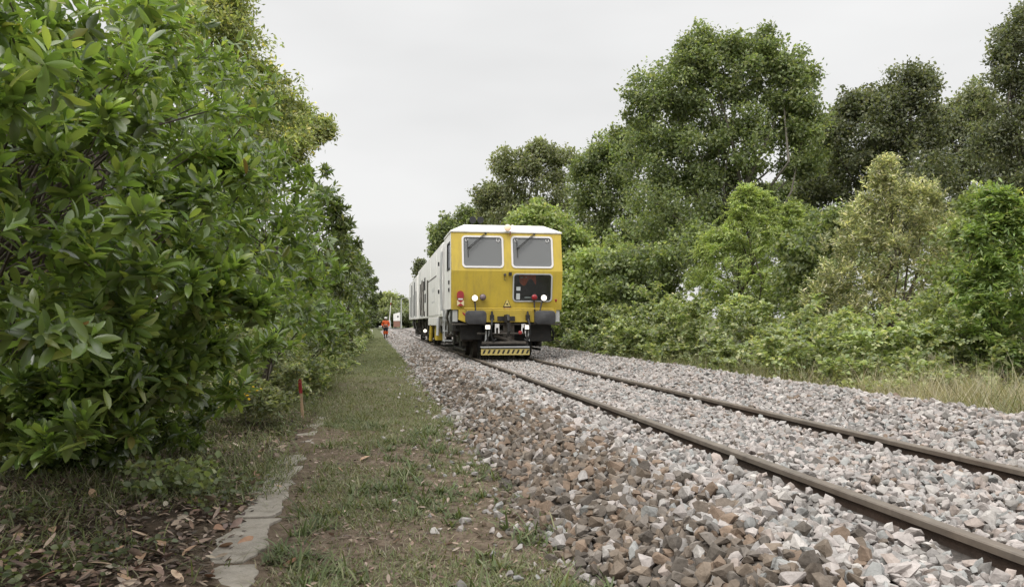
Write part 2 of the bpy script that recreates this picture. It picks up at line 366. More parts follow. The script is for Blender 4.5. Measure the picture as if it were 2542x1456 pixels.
# concrete trough covers sunk along the path
def slabs():
    R = np.random.default_rng(4); y = 2.62; k = 0
    while y < 12.5:
        ln = .98 if y > 3.5 else .9
        x0 = -.86-.02*R.random()-.012*(y-3); wd = .24; m = MB()
        z = float(ground_z(np.array(-.7), np.array(y+ln/2)))+.012-.002*max(0, y-5.0)+R.uniform(-.004, .004)
        n = 24; ed = lambda a, amp: list(a+amp*(np.interp(np.arange(n+1), np.arange(0, n+1, 4), R.normal(size=7))+.35*R.normal(size=n+1)))
        lx, rx = ed(0, .02), ed(wd, .022)
        V = []; F = []
        for i in range(n+1):
            yy = y+ln*i/n
            V += [(x0+lx[i], yy, z-.06), (x0+lx[i], yy, z), (x0+rx[i], yy, z), (x0+rx[i], yy, z-.06)]
        for i in range(n):
            for j in range(3): F.append((i*4+j, i*4+j+1, (i+1)*4+j+1, (i+1)*4+j))
        F += [(0, 1, 2, 3), tuple(n*4+j for j in range(4))]
        m.add(V, F); o = m.build('concrete_slab', 'concrete', bevel=.006)
        place = ['nearest the camera, cut by the bottom edge', 'with a dry leaf lying on its left side', 'third along, between weeds and the grass path', 'fourth along, partly overgrown at its edges', 'fifth along, half buried in brown grass', 'sixth along, mostly covered with dry grass', 'seventh along, just before the red stake', 'eighth along, beside the red stake', 'ninth along, hardly showing past the red stake', 'tenth along, farthest one, nearly lost in grass'][min(k, 9)]
        tag(o, 'worn concrete slab set in the path, '+place, 'slab', 'concrete slabs along the path'); y += ln+.03; k += 1
slabs()
# ------------------------------------------------------------------ leaves, crowns, grass
def strip_leaf(ts, hw, cols=3, fold=.16, curl=.12):
    V = []; F = []
    for t, h in zip(ts, hw):
        if cols == 3: V += [(-h, t, fold*h, -t*t), (0, t, 0, -t*t), (h, t, fold*h, -t*t)]
        else: V += [(-h, t, 0, -t*t), (h, t, 0, -t*t)]
    for i in range(len(ts)-1):
        for j in range(cols-1): F.append((i*cols+j, i*cols+j+1, (i+1)*cols+j+1, (i+1)*cols+j))
    return np.array(V), np.array(F), curl
LEAF_NEAR = strip_leaf([0, .06, .3, .58, .82, .95, 1], [.05, .12, .40, .5, .38, .17, .02], 3, .35)
LEAF_MID = strip_leaf([0, .4, .75, 1], [.06, .46, .40, .03], 3, .3)
LEAF_FAR = (np.array([(0, 0, 0, 0), (.5, .5, .12, -.2), (0, 1, 0, -1.), (-.5, .5, .12, -.2)]), np.array([(0, 1, 2, 3)]), .12)
BLADE = strip_leaf([0, .4, .75, 1], [.5, .42, .28, .04], 2, 0, .5)
BLADE_FAR = strip_leaf([0, .55, 1], [.5, .36, .05], 2, 0, .45)
def leaf_arrays(P, D, Nn, L, W, tpl, curl=None):
    T, F, c0 = tpl; n = len(P); D = unit(D); X = unit(np.cross(D, Nn)); Nn = np.cross(X, D)
    c = np.full(n, c0) if curl is None else curl
    V = P[:, None]+X[:, None]*(T[None, :, 0]*W[:, None])[..., None]+D[:, None]*(T[None, :, 1]*L[:, None])[..., None] \
        + Nn[:, None]*(T[None, :, 2]*W[:, None]+T[None, :, 3]*(L*c)[:, None])[..., None]
    return V.reshape(-1, 3), (F[None]+(np.arange(n)*len(T))[:, None, None]).reshape(-1, F.shape[1]), len(F)
DESAT = [.26]
def palette(R, n, cols, wts, jit=.15):
    wts = np.array(wts, float); c = np.array(cols)[R.choice(len(cols), n, p=wts/wts.sum())]
    c = c*(1-DESAT[0])+DESAT[0]*(c@np.array([.3, .59, .11]))[:, None]
    c = c*np.where(c[:, 1:2] > c[:, 0:1], np.array([[1.10, 1.0, .95]]), 1.0)
    return c*R.uniform(1-jit, 1+jit, (n, 1))*R.uniform(.94, 1.06, (n, 3))
def sample_lobes(lobes, dens, R, rmin=.4, rough=.28, down=.5, mn=8, prot=.0):
    Ps = []; Os = []; Is = []; lobes = np.asarray(lobes, float)
    for i, l in enumerate(lobes):
        c, r = l[:3], l[3:6]; m = max(mn, int(4*np.pi*(np.prod(r)**(2/3))*dens))
        d = unit(R.normal(size=(m, 3))); d = d[(d[:, 2] > -down) | (R.random(m) < .5)]; m = len(d)
        k = R.normal(size=(4, 3))*3.2; ph = R.uniform(0, 6.28, 4)
        f = 1+rough*np.sin(d@k.T+ph).sum(1)/2.2
        rr = 1-(1-rmin)*R.random(m)**2.0+prot*R.random(m)**6
        p = c+d*r*(rr*f)[:, None]; o = unit(d/r)
        q = np.ones(m)*9
        for j, e in enumerate(lobes):
            if j != i and np.linalg.norm(e[:3]-c) < (e[3:6].max()+r.max())*1.1: q = np.minimum(q, np.linalg.norm((p-e[:3])/e[3:6], axis=1))
        keep = (q > .62) | (R.random(m) < .22); Ps.append(p[keep]); Os.append(o[keep]); Is.append(np.full(keep.sum(), i))
    return np.concatenate(Ps), np.concatenate(Os), np.concatenate(Is)
UP = np.array([0, 0, 1.0])
def noise3(P, wl, R, n=12):
    o = 0
    for k in range(n):
        d = unit(R.normal(size=3)); o = o+np.sin(P@d*(6.283/wl*R.uniform(.6, 1.8))+R.uniform(0, 6.28))
    return o/math.sqrt(n/2)
def breakup(lobes, R, n=8, f=(.34, .58), core=True, reach=(.45, 1.0)):
    o = []
    for l in np.asarray(lobes, float):
        for k in range(n):
            d = unit(R.normal(size=3)); d[2] = d[2] if d[2] > -.5 else -d[2]*.5; q = R.uniform(*reach); g = R.uniform(*f)*(1.25-.5*q)
            if k % 4 == 0: q = R.uniform(1.0, 1.42); g = R.uniform(.10, .2)
            o.append([*(l[:3]+d*l[3:6]*q), *(l[3:6]*g*np.array([1.1, 1.1, .8]))])
        if core: o.append([*l[:3], *(l[3:6]*.55)])
    return np.array(o)
def crown(name, lobes, parent, R, dens, K, L, W, cols, wts, style='spray', tpl=LEAF_FAR, cr=.3, core=True, sub=None, gap=None, material='leaf', rmin=.4, rough=.28, droop=.2, up=.5, lobe_var=.16, prot=.0, split=0, cull=True, jit=.18, zmin=None, flat=.8):
    if split: lobes = breakup(lobes, R, split, core=core, **(sub or {}))
    P, O, I = sample_lobes(lobes, dens, R, rmin, rough, prot=prot)
    if gap is not None:
        v = noise3(P, gap[0], R)+R.normal(size=len(P))*.25 > gap[1]; P, O, I = P[v], O[v], I[v]
    if cull:
        v = in_view(P, 330); P, O, I = P[v], O[v], I[v]
    if zmin is not None:
        v = P[:, 2] > ground_z(P[:, 0], P[:, 1])+zmin; P, O, I = P[v], O[v], I[v]
    n = len(P)
    cm = R.uniform(1-lobe_var, 1+lobe_var, len(lobes))[I]*R.uniform(.86, 1.14, n)
    if style == 'rosette':
        A = unit(O*.9+UP*up+R.normal(size=(n, 3))*.45)
        k = np.arange(K); u = unit(np.cross(A, UP+R.normal(size=(n, 3))*.2)); v = np.cross(A, u)
        ang = k[None]*2.4+R.uniform(0, 6.28, (n, 1))+R.normal(size=(n, K))*.25
        be = np.radians(np.interp(k, [0, K-1], [88, 22]))[None]+R.normal(size=(n, K))*.2
        rad = u[:, None]*np.cos(ang)[..., None]+v[:, None]*np.sin(ang)[..., None]
        D = A[:, None]*np.cos(be)[..., None]+rad*np.sin(be)[..., None]
        D[..., 2] -= droop*np.linspace(1, .1, K)[None]
        Nn = A[:, None]*np.sin(be)[..., None]-rad*np.cos(be)[..., None]+UP*.25+R.normal(size=(n, K, 3))*.18
        B = P[:, None]+A[:, None]*(np.linspace(-.5, .12, K)[None]*L*1.9)[..., None]
        sz = np.interp(k, [0, K*.7, K-1], [1.05, 1.0, .62])[None]*R.uniform(.75, 1.2, (n, K))
    elif style == 'plume':                      # leaves set alternately along an arching shoot
        A = unit(O*.7+UP*up+R.normal(size=(n, 3))*.5); t = (np.arange(K)+.5)/K; ln = cr*2.6*R.uniform(.55, 1.35, n)
        S = unit(np.cross(A, UP+R.normal(size=(n, 3))*.3)); sg = np.where(np.arange(K) % 2, 1.0, -1.0)
        B = P[:, None]+A[:, None]*(ln[:, None]*(t[None]-.45))[..., None]; B[..., 2] -= droop*ln[:, None]*t[None]**2
        D = A[:, None]*.75+S[:, None]*(sg[None]*R.uniform(.5, 1.1, (n, K)))[..., None]+R.normal(size=(n, K, 3))*.22; D[..., 2] -= droop*1.2*t[None]
        Nn = UP*.9+O[:, None]*.25+R.normal(size=(n, K, 3))*.35
        sz = np.interp(t, [0, .5, 1], [.9, 1.1, .7])[None]*R.uniform(.75, 1.2, (n, K))
    else:
        A = unit(O*.8+UP*.35+R.normal(size=(n, 3))*.5)
        B = P[:, None]+unit(R.normal(size=(n, K, 3)))*(R.random((n, K))**.5*cr)[..., None]*np.array([1, 1, flat])+A[:, None]*R.uniform(-.2, .9, (n, K))[..., None]*cr
        D = unit(A[:, None]*.6+unit(R.normal(size=(n, K, 3)))*.9); D[..., 2] -= droop
        Nn = UP*up+O[:, None]*.4+R.normal(size=(n, K, 3))*.55
        sz = R.uniform(.65, 1.25, (n, K))
    B, D, Nn, sz = B.reshape(-1, 3), D.reshape(-1, 3), Nn.reshape(-1, 3), sz.ravel(); N_ = len(B)
    V, F, nf = leaf_arrays(B, D, Nn, L*sz, W*sz*R.uniform(.85, 1.15, N_), tpl, R.uniform(-.05, .32, N_))
    c = palette(R, N_, cols, wts, jit)*np.repeat(cm, K)[:, None]
    return fast_mesh(name, V, F, material, parent, np.repeat(c, nf, axis=0), smooth=(tpl is not LEAF_FAR))
def wood(name, base, lobes, parent, R, r0, top=None, frac=(.25, .8), material='bark', limb=.35, n=7, twigs=0):
    m = MB(); base = np.array(base, float); lobes = np.asarray(lobes, float); lc = lobes[:, :3]
    t = lc.mean(0)*.55+lc[lc[:, 2].argmax()]*.45 if top is None else np.array(top)
    s = np.linspace(0, 1, 9); wob = R.normal(size=(9, 3))*.035*np.linalg.norm(t-base)*np.array([1, 1, .1]); wob[0] = 0
    tr = base+(t-base)*s[:, None]+wob; o = np.array(parent.location)
    m.tube(tr-o, list(r0*np.interp(s, [0, .06, .5, 1], [1.35, 1, .62, .18])), n+2)
    for l in lobes:
        f = R.uniform(*frac); f = min(f, max(.12, (l[2]-base[2])/max(.1, t[2]-base[2])*.75)); i = min(int(f*8), 7); p = tr[i]
        e = l[:3]+R.normal(size=3)*l[3]*.15; mid = (p+e)/2+R.normal(size=3)*.08*np.linalg.norm(e-p)+np.array([0, 0, -.06*np.linalg.norm(e-p)])
        r = r0*limb*R.uniform(.7, 1.1); m.tube(np.array([p, (p*.6+mid*.4), mid, (mid*.4+e*.6), e])-o, [r, r*.85, r*.6, r*.42, r*.2], n)
        for k in range(twigs):
            d = unit(R.normal(size=3)+np.array([0, 0, .4])); q = mid+(e-mid)*R.random(); x = q+d*l[3:6]*R.uniform(.6, 1.0)
            m.tube(np.array([q, (q+x)/2+R.normal(size=3)*.06*l[3], x])-o, [r*.3, r*.2, r*.07], 5)
    return m.build(name, material, parent, smooth=True)
def L_(lst, z, k=1.0, deep=1.15):
    """lobes from sight lines: (px, py, radius px[, extra distance[, vertical stretch]])"""
    o = []
    for t in lst:
        zz = z+(t[3] if len(t) > 3 else 0); r = t[2]*zz/2000*k; vz = t[4] if len(t) > 4 else 1.0
        o.append((*at(t[0], t[1], zz), r, r*deep, r*vz))
    return np.array(o)

# ---- the evergreen hedge on the left
DESAT[0] = .12
LAUREL = [(.140, .235, .050), (.185, .300, .065), (.090, .155, .042), (.26, .36, .085), (.31, .31, .07), (.22, .13, .06)]
LW = [.36, .28, .26, .11, .010, .002]
def laurel(label, lobes, seed, dens, K, L, W, tpl, rmin=.3, stems=True, r0=.05, cols=LAUREL, wts=LW, name='laurel_bush', cat='bush', rough=.3, group='laurel bushes of the left hedge', stemx=None, woodmin=None, **kw):
    R = np.random.default_rng(seed); c = lobes[:, :3].mean(0); bx = c[0]-.5 if stemx is None else stemx
    base = np.array([bx, c[1]+.2, float(ground_z(np.array(bx), np.array(c[1])))-.05])
    root = empty(name, base, label, cat, group)
    kw.setdefault('droop', .18); kw.setdefault('gap', (max(.3, lobes[:, 3].mean()*.9), -.6))
    crown('foliage', lobes, root, R, dens, K, L, W, cols, wts, 'rosette', tpl, material='laurel_leaf', rmin=rmin, rough=rough, **kw)
    if stems: wood('stem', base, lobes if woodmin is None else lobes[lobes[:, 2] > woodmin], root, R, r0, limb=.42, n=6, twigs=2 if W < .1 else 0)
    return root
near = L_([(30, 60, 250, -.2), (180, 160, 210), (330, 120, 190, .7), (30, 330, 230, -.6), (220, 350, 210), (390, 320, 170, .9), (60, 600, 240, -.7), (250, 570, 210, -.2), (400, 520, 170, .5), (500, 430, 130, 1.0),
           (110, 820, 230, -.5), (300, 760, 200), (450, 690, 150, .4), (540, 730, 80, .5), (600, 760, 40, .5), (650, 750, 24, .5), (200, 960, 170, .2), (370, 920, 150, .5), (500, 860, 110, .7), (60, 1010, 150, .2), (-120, 300, 260, -.3), (-120, 700, 260, -.3),
           (70, 1045, 100, .2), (200, 1030, 95, .3), (330, 1005, 100, .4), (430, 945, 90, .6), (510, 880, 60, .8), (-60, 1060, 120)], 3.7, 1.0, 1.1)
back = L_([(100, 200, 330, 1.6), (300, 300, 330, 1.8), (100, 550, 330, 1.4), (330, 620, 300, 1.6), (150, 850, 300, 1.4), (380, 850, 220, 1.6), (480, 620, 200, 1.7), (-60, 800, 300, 1.6), (-60, 500, 300, 1.8), (20, 900, 200, 2.2), (-150, 950, 250, 2)], 3.9)
laurel('big glossy laurel bush nearest the camera, its large leaves filling the left edge', np.concatenate([breakup(near, np.random.default_rng(5), 9, (.18, .36), False, (.3, 1.05)), breakup(back, np.random.default_rng(6), 3)]), 1, 50, 9, .102, .036, LEAF_NEAR, rmin=.35, r0=.035, stemx=-3.4, prot=.45, up=1.0, woodmin=1.5)
b2 = L_([(470, 180, 170, 1.0), (590, 330, 150), (520, 480, 160), (620, 470, 120), (660, 560, 120), (600, 610, 160), (690, 620, 90, .6), (600, 760, 150), (680, 740, 100, .6), (400, 350, 200, .6), (720, 690, 70, 1),
         (540, 300, 220, 3), (560, 560, 240, 3), (600, 760, 170, 3)], 7.0)
laurel('dense laurel bush standing just behind the large leaved one', b2, 2, 15, 8, .12, .044, LEAF_MID, rmin=.35, r0=.06, prot=.3, split=4, up=.7, stemx=-4.2)
b3 = L_([(690, 450, 90), (745, 470, 75, 1), (720, 560, 100), (775, 560, 70, 1), (770, 640, 90), (720, 700, 110), (790, 720, 70, 1), (740, 800, 90), (690, 860, 80, -1), (780, 800, 60, 1), (650, 500, 110, 1), (700, 600, 130, 3), (720, 780, 120, 3), (680, 420, 100, 3)], 10.5)
laurel('laurel bush behind the first stake, its face speckled with pale leaf tips', b3, 3, 11, 8, .135, .050, LEAF_MID, rmin=.35, r0=.06, prot=.3, split=4, up=.7)
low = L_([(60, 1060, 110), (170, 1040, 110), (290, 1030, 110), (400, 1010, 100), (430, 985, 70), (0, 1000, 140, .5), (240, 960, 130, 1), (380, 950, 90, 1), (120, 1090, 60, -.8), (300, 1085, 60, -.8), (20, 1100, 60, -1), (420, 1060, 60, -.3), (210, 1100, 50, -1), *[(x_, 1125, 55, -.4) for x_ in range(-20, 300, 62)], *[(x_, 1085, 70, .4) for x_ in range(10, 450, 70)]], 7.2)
laurel('low skirt of laurel shoots, leaf colour darkened as shade, under the big bush, reaching the soil', low, 9, 26, 8, .11, .042, LEAF_MID, rmin=.3, r0=.03, prot=.35, split=4, up=.6, cols=np.array(LAUREL)*.55)  # laurel colours scaled down to paint in the shade under the big bush
HEDGE = [(.115, .170, .055), (.155, .22, .07), (.082, .128, .045), (.23, .27, .11)]
b4 = L_([(790, 490, 50), (825, 545, 45), (800, 600, 70), (845, 600, 38, 1), (840, 660, 50), (800, 700, 70), (850, 720, 42, 1), (815, 780, 60), (770, 820, 60, -2), (845, 790, 45, 1), (830, 515, 25), (852, 560, 24), (790, 560, 80, 4), (800, 660, 90, 4), (800, 770, 80, 4), (840, 840, 30), (800, 850, 40, -1)], 16.5)
laurel('tall shaggy laurel bush halfway along the hedge, top twigs against the sky', b4, 4, 7, 8, .165, .066, LEAF_FAR, rmin=.35, r0=.07, cols=HEDGE, wts=[.35, .3, .25, .1], prot=.3, split=5)
b5 = L_([(868, 620, 32), (880, 660, 36), (865, 690, 40), (892, 700, 30, 2), (870, 745, 40), (890, 770, 30, 2), (855, 790, 40, -3), (898, 655, 18, 3), (850, 640, 45, 5), (855, 700, 50, 6), (860, 770, 50, 6), (880, 815, 22), (850, 825, 28, -2)], 27)
laurel('lighter leafed hedge bush beside the stretch with dark hollow', b5, 5, 4.2, 8, .21, .095, LEAF_FAR, rmin=.35, r0=.08, cols=HEDGE, wts=[.45, .25, .25, .05], split=5)
b6 = L_([(905, 680, 22), (915, 710, 22, 4), (900, 735, 28), (918, 752, 20, 5), (905, 785, 24), (925, 700, 12, 14), (927, 735, 14, 14), (925, 775, 15, 14), (890, 800, 22, -8), (910, 800, 18), (922, 805, 12, 14), (895, 760, 30, 10), (900, 700, 25, 10)], 52)
laurel('dark bush at the far end of the hedge near the walker', b6, 6, 2.0, 8, .30, .14, LEAF_FAR, rmin=.35, r0=.1, cols=np.array(HEDGE[:3])*.72, wts=[.4, .3, .3], split=5)

def tree(name, label, lobes, seed, z, base_x, dens=5, K=18, L=.15, W=.085, cols=None, wts=None, r0=.2, bark='bark', cr=.34, rmin=.42, group=None, droop=.2, rough=.3, twigs=0, up=.5, cat='tree', limb=.35, flat=.8, tpl=LEAF_FAR, zmin=None, split=18, gain=3.3, style='spray', limb_frac=(.25, .8)):
    R = np.random.default_rng(seed); x, y = base_x; cols = np.array(cols)*gain
    base = np.array([x, y, float(ground_z(np.array(x), np.array(y)))-.1])
    root = empty(name, base, label, cat, group); lobes = lobes*(np.array([1, 1, 1, .88, .88, .88]) if cat == 'tree' else np.array([1, 1, 1, .9, .9, .9]))
    crown('crown' if cat == 'tree' else 'foliage', lobes, root, R, dens*(1.25 if cat == 'tree' else 1.0), K, L, W, cols, wts, style, tpl, cr=cr, rmin=rmin, droop=droop, rough=rough, up=up, flat=flat, zmin=zmin, split=split, core=(cat != 'tree'), prot=.62 if cat == 'tree' else .45, lobe_var=.26, gap=None if z > 150 else (max(.35, lobes[:, 3].mean()*1.0), -.95 if cat == 'tree' else -.7), sub=dict(f=(.17, .38), reach=(.3, 1.22)) if cat == 'tree' else dict(f=(.2, .44), reach=(.45, 1.3)))
    wood('trunk' if cat == 'tree' else 'stem', base, lobes, root, R, r0, material=bark, limb=limb, twigs=twigs, frac=limb_frac)
    return root
def foot(px, z, py=801):                    # ground point under a sight line
    p = at(px, py, z); return (p[0], p[1])
DESAT[0] = .30
OLIVE = [(.075, .10, .025), (.055, .08, .022), (.11, .13, .035), (.21, .18, .04), (.04, .06, .02)]
t1 = L_([(438, 50, 80, -1), (528, 60, 80), (588, 110, 65), (488, 150, 100), (568, 200, 90), (628, 190, 55, .5), (686, 245, 55, .5), (712, 290, 40, .8), (738, 290, 18, .8), (626, 290, 90), (706, 320, 60, .4), (768, 335, 28, .8), (800, 325, 12, .8), (726, 385, 55), (656, 390, 80), (566, 330, 100), (563, 40, 30), (568, 20, 16), (408, 110, 90, -1), (338, 40, 80, -1.5), (468, 30, 60)], 11.5)
tree('oak_tree', 'small leaved evergreen oak rising above the laurel hedge with yellowing tips', t1, 20, 11.5, (-3.1, 11.6), gain=4.0, dens=11, K=20, L=.074, W=.032, split=16, cols=OLIVE, wts=[.34, .28, .22, .05, .11], r0=.13, cr=.17, rmin=.5, twigs=3, up=.35, limb=.3)

OAK = [(.050, .078, .024), (.068, .098, .028), (.036, .056, .020), (.090, .120, .035)]; OW = [.36, .28, .24, .12]
DARK = [(.036, .050, .024), (.048, .062, .030), (.026, .036, .019), (.068, .082, .042)]
A = L_([(1660, 214, 75), (1720, 189, 70), (1770, 134, 55), (1735, 134, 40), (1840, 154, 65), (1890, 139, 45), (1940, 174, 50), (1975, 204, 42), (1620, 278, 60), (1690, 278, 90), (1790, 244, 90), (1880, 244, 90), (1960, 268, 65), (1610, 358, 55), (1660, 388, 90), (1760, 348, 110), (1870, 338, 90), (1970, 348, 60), (2000, 298, 35), (1640, 478, 90), (1740, 478, 100), (1830, 438, 70), (1710, 588, 100), (1800, 568, 75), (1620, 578, 80), (1980, 428, 45), (1890, 628, 80), (1940, 548, 40), (1880, 508, 35)], 34)
tree('oak_tree', 'tallest oak standing above the bushes right of the train, bare limbs showing in its crown', A, 30, 34, foot(1865, 35), dens=5.2, K=27, L=.155, W=.10, cols=OAK, wts=OW, r0=.26, bark='pale_bark', cr=.38, rmin=.5, twigs=4, rough=.36, limb=.34)
Bt = L_([(2190, 264, 45), (2240, 229, 45), (2275, 214, 38), (2110, 284, 40), (2160, 274, 40), (2260, 290, 80), (2150, 330, 90), (2070, 340, 50), (2220, 380, 110), (2310, 350, 60), (2100, 430, 90), (2200, 480, 110), (2300, 470, 90), (2040, 500, 60), (2080, 560, 80), (2180, 590, 100), (2300, 580, 100), (2020, 620, 80)], 37)
tree('oak_tree', 'dark broad oak just right of the tallest one, behind the silvery shrub', Bt, 31, 37, foot(2190, 38), dens=5, K=26, L=.165, W=.105, cols=DARK, wts=[.34, .3, .22, .14], r0=.26, cr=.40, rmin=.5, rough=.34, limb=.26)
X = L_([(2015, 395, 45), (2030, 450, 55), (1960, 500, 50), (1905, 510, 45), (2060, 410, 40), (1850, 540, 60), (1780, 560, 60), (1700, 500, 70), (1960, 580, 60)], 50)
tree('oak_tree', 'half hidden oak further back, filling the notch between the tallest oak and the dark one', X, 39, 50, foot(1990, 52), dens=2.4, K=24, L=.22, W=.14, cols=OAK, wts=OW, r0=.22, cr=.45, rmin=.5, rough=.34, limb=.26)
Cc = L_([(2420, 245, 32), (2395, 290, 50), (2440, 290, 50), (2370, 350, 60), (2450, 360, 80), (2400, 430, 100), (2490, 450, 80), (2350, 460, 60), (2420, 540, 110), (2500, 560, 90), (2340, 560, 70), (2325, 290, 20), (2330, 330, 25)], 41)
tree('ash_tree', 'grey green ash with a pointed top between the dark oak and right frame edge', Cc, 32, 41, foot(2425, 42), dens=5, K=20, L=.21, W=.11, cols=[(.052, .070, .034), (.068, .086, .044), (.036, .050, .025), (.088, .105, .056)], wts=[.34, .3, .22, .14], r0=.24, cr=.40, rmin=.5, rough=.32, limb=.26)
Dd = L_([(2540, 90, 55), (2515, 130, 45), (2560, 200, 80), (2505, 210, 50), (2530, 300, 80), (2490, 340, 50), (2550, 420, 90), (2510, 480, 60), (2600, 150, 90), (2620, 350, 110), (2560, 540, 80), (2550, 50, 26)], 29)
tree('ash_tree', 'dark slender tree cut off by the right edge of the picture', Dd, 33, 29, foot(2560, 30), dens=6.5, K=20, L=.16, W=.08, cols=DARK, wts=[.34, .3, .22, .14], r0=.22, cr=.32, rmin=.5, rough=.34, limb=.26)
G = L_([(1490, 395, 42), (1545, 355, 42), (1450, 440, 42), (1510, 450, 70), (1570, 420, 60), (1460, 520, 70), (1540, 530, 90), (1490, 610, 80), (1580, 620, 100), (1660, 640, 90), (1440, 600, 50), (1650, 560, 60), (1580, 330, 26)], 44)
tree('oak_tree', 'rounded green oak in front of the tallest tree, on its left', G, 34, 44, foot(1545, 45), dens=4.6, K=26, L=.175, W=.115, cols=OAK, wts=[.3, .32, .22, .16], r0=.24, cr=.42, rmin=.5, rough=.32, limb=.26)
E = L_([(1260, 420, 34), (1215, 490, 34), (1340, 390, 36), (1390, 405, 36), (1310, 430, 42), (1250, 480, 50), (1370, 470, 62), (1300, 520, 60), (1230, 540, 45), (1420, 530, 70), (1350, 560, 60), (1205, 505, 20), (1330, 378, 16)], 60)
tree('oak_tree', 'thin crowned greyish tree rising straight behind the train cab', E, 35, 60, foot(1310, 62), dens=2.6, K=20, L=.25, W=.15, cols=[(.062, .080, .036), (.080, .098, .046), (.044, .060, .027)], wts=[.4, .35, .25], r0=.26, bark='pale_bark', cr=.5, rmin=.55, rough=.38, limb=.24, twigs=1)
Ff = L_([(1100, 575, 26), (1085, 600, 20), (1130, 570, 34), (1170, 545, 28), (1190, 555, 34), (1110, 620, 28), (1150, 600, 40), (1085, 628, 13), (1210, 590, 45)], 84)
tree('oak_tree', 'small distant tree peeping over the white train roof', Ff, 36, 84, foot(1140, 86), dens=1.8, K=20, L=.3, W=.2, cols=OAK, wts=OW, r0=.26, cr=.55, rmin=.5, rough=.34, limb=.24)
F2 = L_([(1046, 660, 9), (1055, 672, 12), (1040, 675, 8), (1066, 682, 12), (1050, 700, 14)], 125)
tree('oak_tree', 'tiny far tree behind the rear wagon roof', F2, 37, 125, foot(1056, 127), dens=1.2, K=18, L=.36, W=.24, cols=DARK, wts=[.34, .3, .22, .14], r0=.22, cr=.6, rmin=.5, rough=.4, limb=.24)

LIGHT = [(.095, .145, .030), (.125, .175, .040), (.070, .110, .024), (.16, .20, .055)]
H = L_([(1290, 560, 36), (1340, 555, 34), (1385, 575, 38), (1310, 600, 50), (1420, 600, 45), (1440, 660, 55), (1380, 640, 50), (1430, 720, 50), (1400, 690, 45)], 39)
tree('hazel_bush', 'bright green bush rising just above the right side of the cab roof', H, 40, 39, foot(1385, 40), dens=4.5, K=18, L=.2, W=.14, cols=LIGHT, wts=[.34, .26, .28, .12], r0=.12, cr=.36, cat='bush', rough=.34, gain=2.7)
I = L_([(1430, 740, 45), (1480, 715, 42), (1530, 730, 40), (1450, 790, 55), (1520, 780, 55), (1410, 800, 45), (1480, 660, 45), (1530, 650, 45)], 30)
tree('hazel_bush', 'bushy light green shrub beside the right flank of the cab', I, 41, 30, foot(1475, 31), dens=6, K=18, L=.17, W=.12, cols=LIGHT, wts=[.36, .22, .32, .1], r0=.08, cr=.3, cat='bush', rough=.34, gain=2.7)
U = L_([(1600, 690, 75), (1690, 680, 75), (1650, 760, 60), (1740, 630, 60), (1570, 750, 50), (1540, 690, 50)], 28)
tree('holly_bush', 'dark green undergrowth bush filling the gap below the oaks', U, 42, 28, foot(1640, 29), dens=6, K=18, L=.16, W=.10, cols=OAK, wts=[.36, .28, .26, .1], r0=.09, cr=.3, cat='bush', rough=.34)
U3 = L_([(1980, 640, 55), (2040, 620, 60), (2010, 700, 70), (2060, 760, 60), (1990, 780, 60), (2090, 560, 40)], 21)
tree('hazel_bush', 'dull green bush squeezed between the acacia and the silvery willow', U3, 47, 21, foot(2030, 21.5), dens=9, K=17, L=.13, W=.085, cols=OAK, wts=[.3, .36, .2, .14], r0=.06, cr=.25, cat='bush', rough=.34)
U4 = L_([(2390, 600, 55), (2370, 690, 60), (2410, 760, 60), (2350, 780, 70), (2430, 520, 40), (2400, 840, 60)], 15.5)
tree('hazel_bush', 'mid green bush squeezed between the silvery willow and the vivid ash sapling', U4, 48, 15.5, foot(2390, 16), dens=13, K=16, L=.10, W=.066, cols=LIGHT, wts=[.36, .1, .46, .08], r0=.05, cr=.2, cat='bush', rough=.34, gain=2.5)
U2 = L_([(1780, 760, 80), (1880, 740, 80), (1960, 720, 90), (2060, 720, 100), (2160, 700, 100), (2260, 690, 110), (2360, 680, 110), (2450, 690, 110), (2540, 680, 120), (2050, 800, 90), (2170, 800, 90), (2290, 800, 90), (2400, 800, 90), (2520, 800, 90), (1840, 640, 70), (2000, 560, 60), (2400, 600, 80)], 26)
tree('holly_bush', 'long dark undergrowth thicket behind the silvery willow and acacia', U2, 46, 26, foot(2150, 27), dens=5.5, K=18, L=.16, W=.10, cols=OAK, wts=[.4, .2, .3, .1], r0=.09, cr=.32, cat='bush', rough=.34, split=6)
J = L_([(1850, 490, 24), (1885, 500, 22), (1830, 540, 34), (1880, 550, 40), (1770, 610, 40), (1810, 590, 40), (1860, 620, 70), (1930, 610, 45), (1960, 560, 26), (1968, 520, 14), (1760, 690, 50), (1840, 700, 80), (1930, 690, 75), (1990, 690, 45), (1780, 760, 60), (1880, 770, 80), (1960, 760, 60), (1850, 480, 16)], 23)
tree('acacia_bush', 'feathery yellow green acacia bush in the middle of the right bank', J, 43, 23, foot(1875, 23.5), dens=9, K=22, L=.12, W=.036, cols=[(.115, .165, .040), (.085, .13, .032), (.15, .195, .055), (.065, .10, .026)], wts=[.36, .3, .18, .16], r0=.07, cr=.24, cat='bush', rough=.36, droop=.35, twigs=1, gain=3.0, style='plume', up=.55)
K_ = L_([(2190, 455, 34), (2200, 500, 45), (2275, 480, 42), (2300, 510, 34), (2150, 550, 50), (2240, 560, 70), (2330, 580, 50), (2110, 610, 55), (2190, 640, 80), (2290, 660, 80), (2080, 690, 60), (2160, 730, 80), (2260, 750, 85), (2050, 740, 45), (2360, 680, 60), (2120, 800, 70), (2200, 420, 14), (2380, 620, 40)], 19)
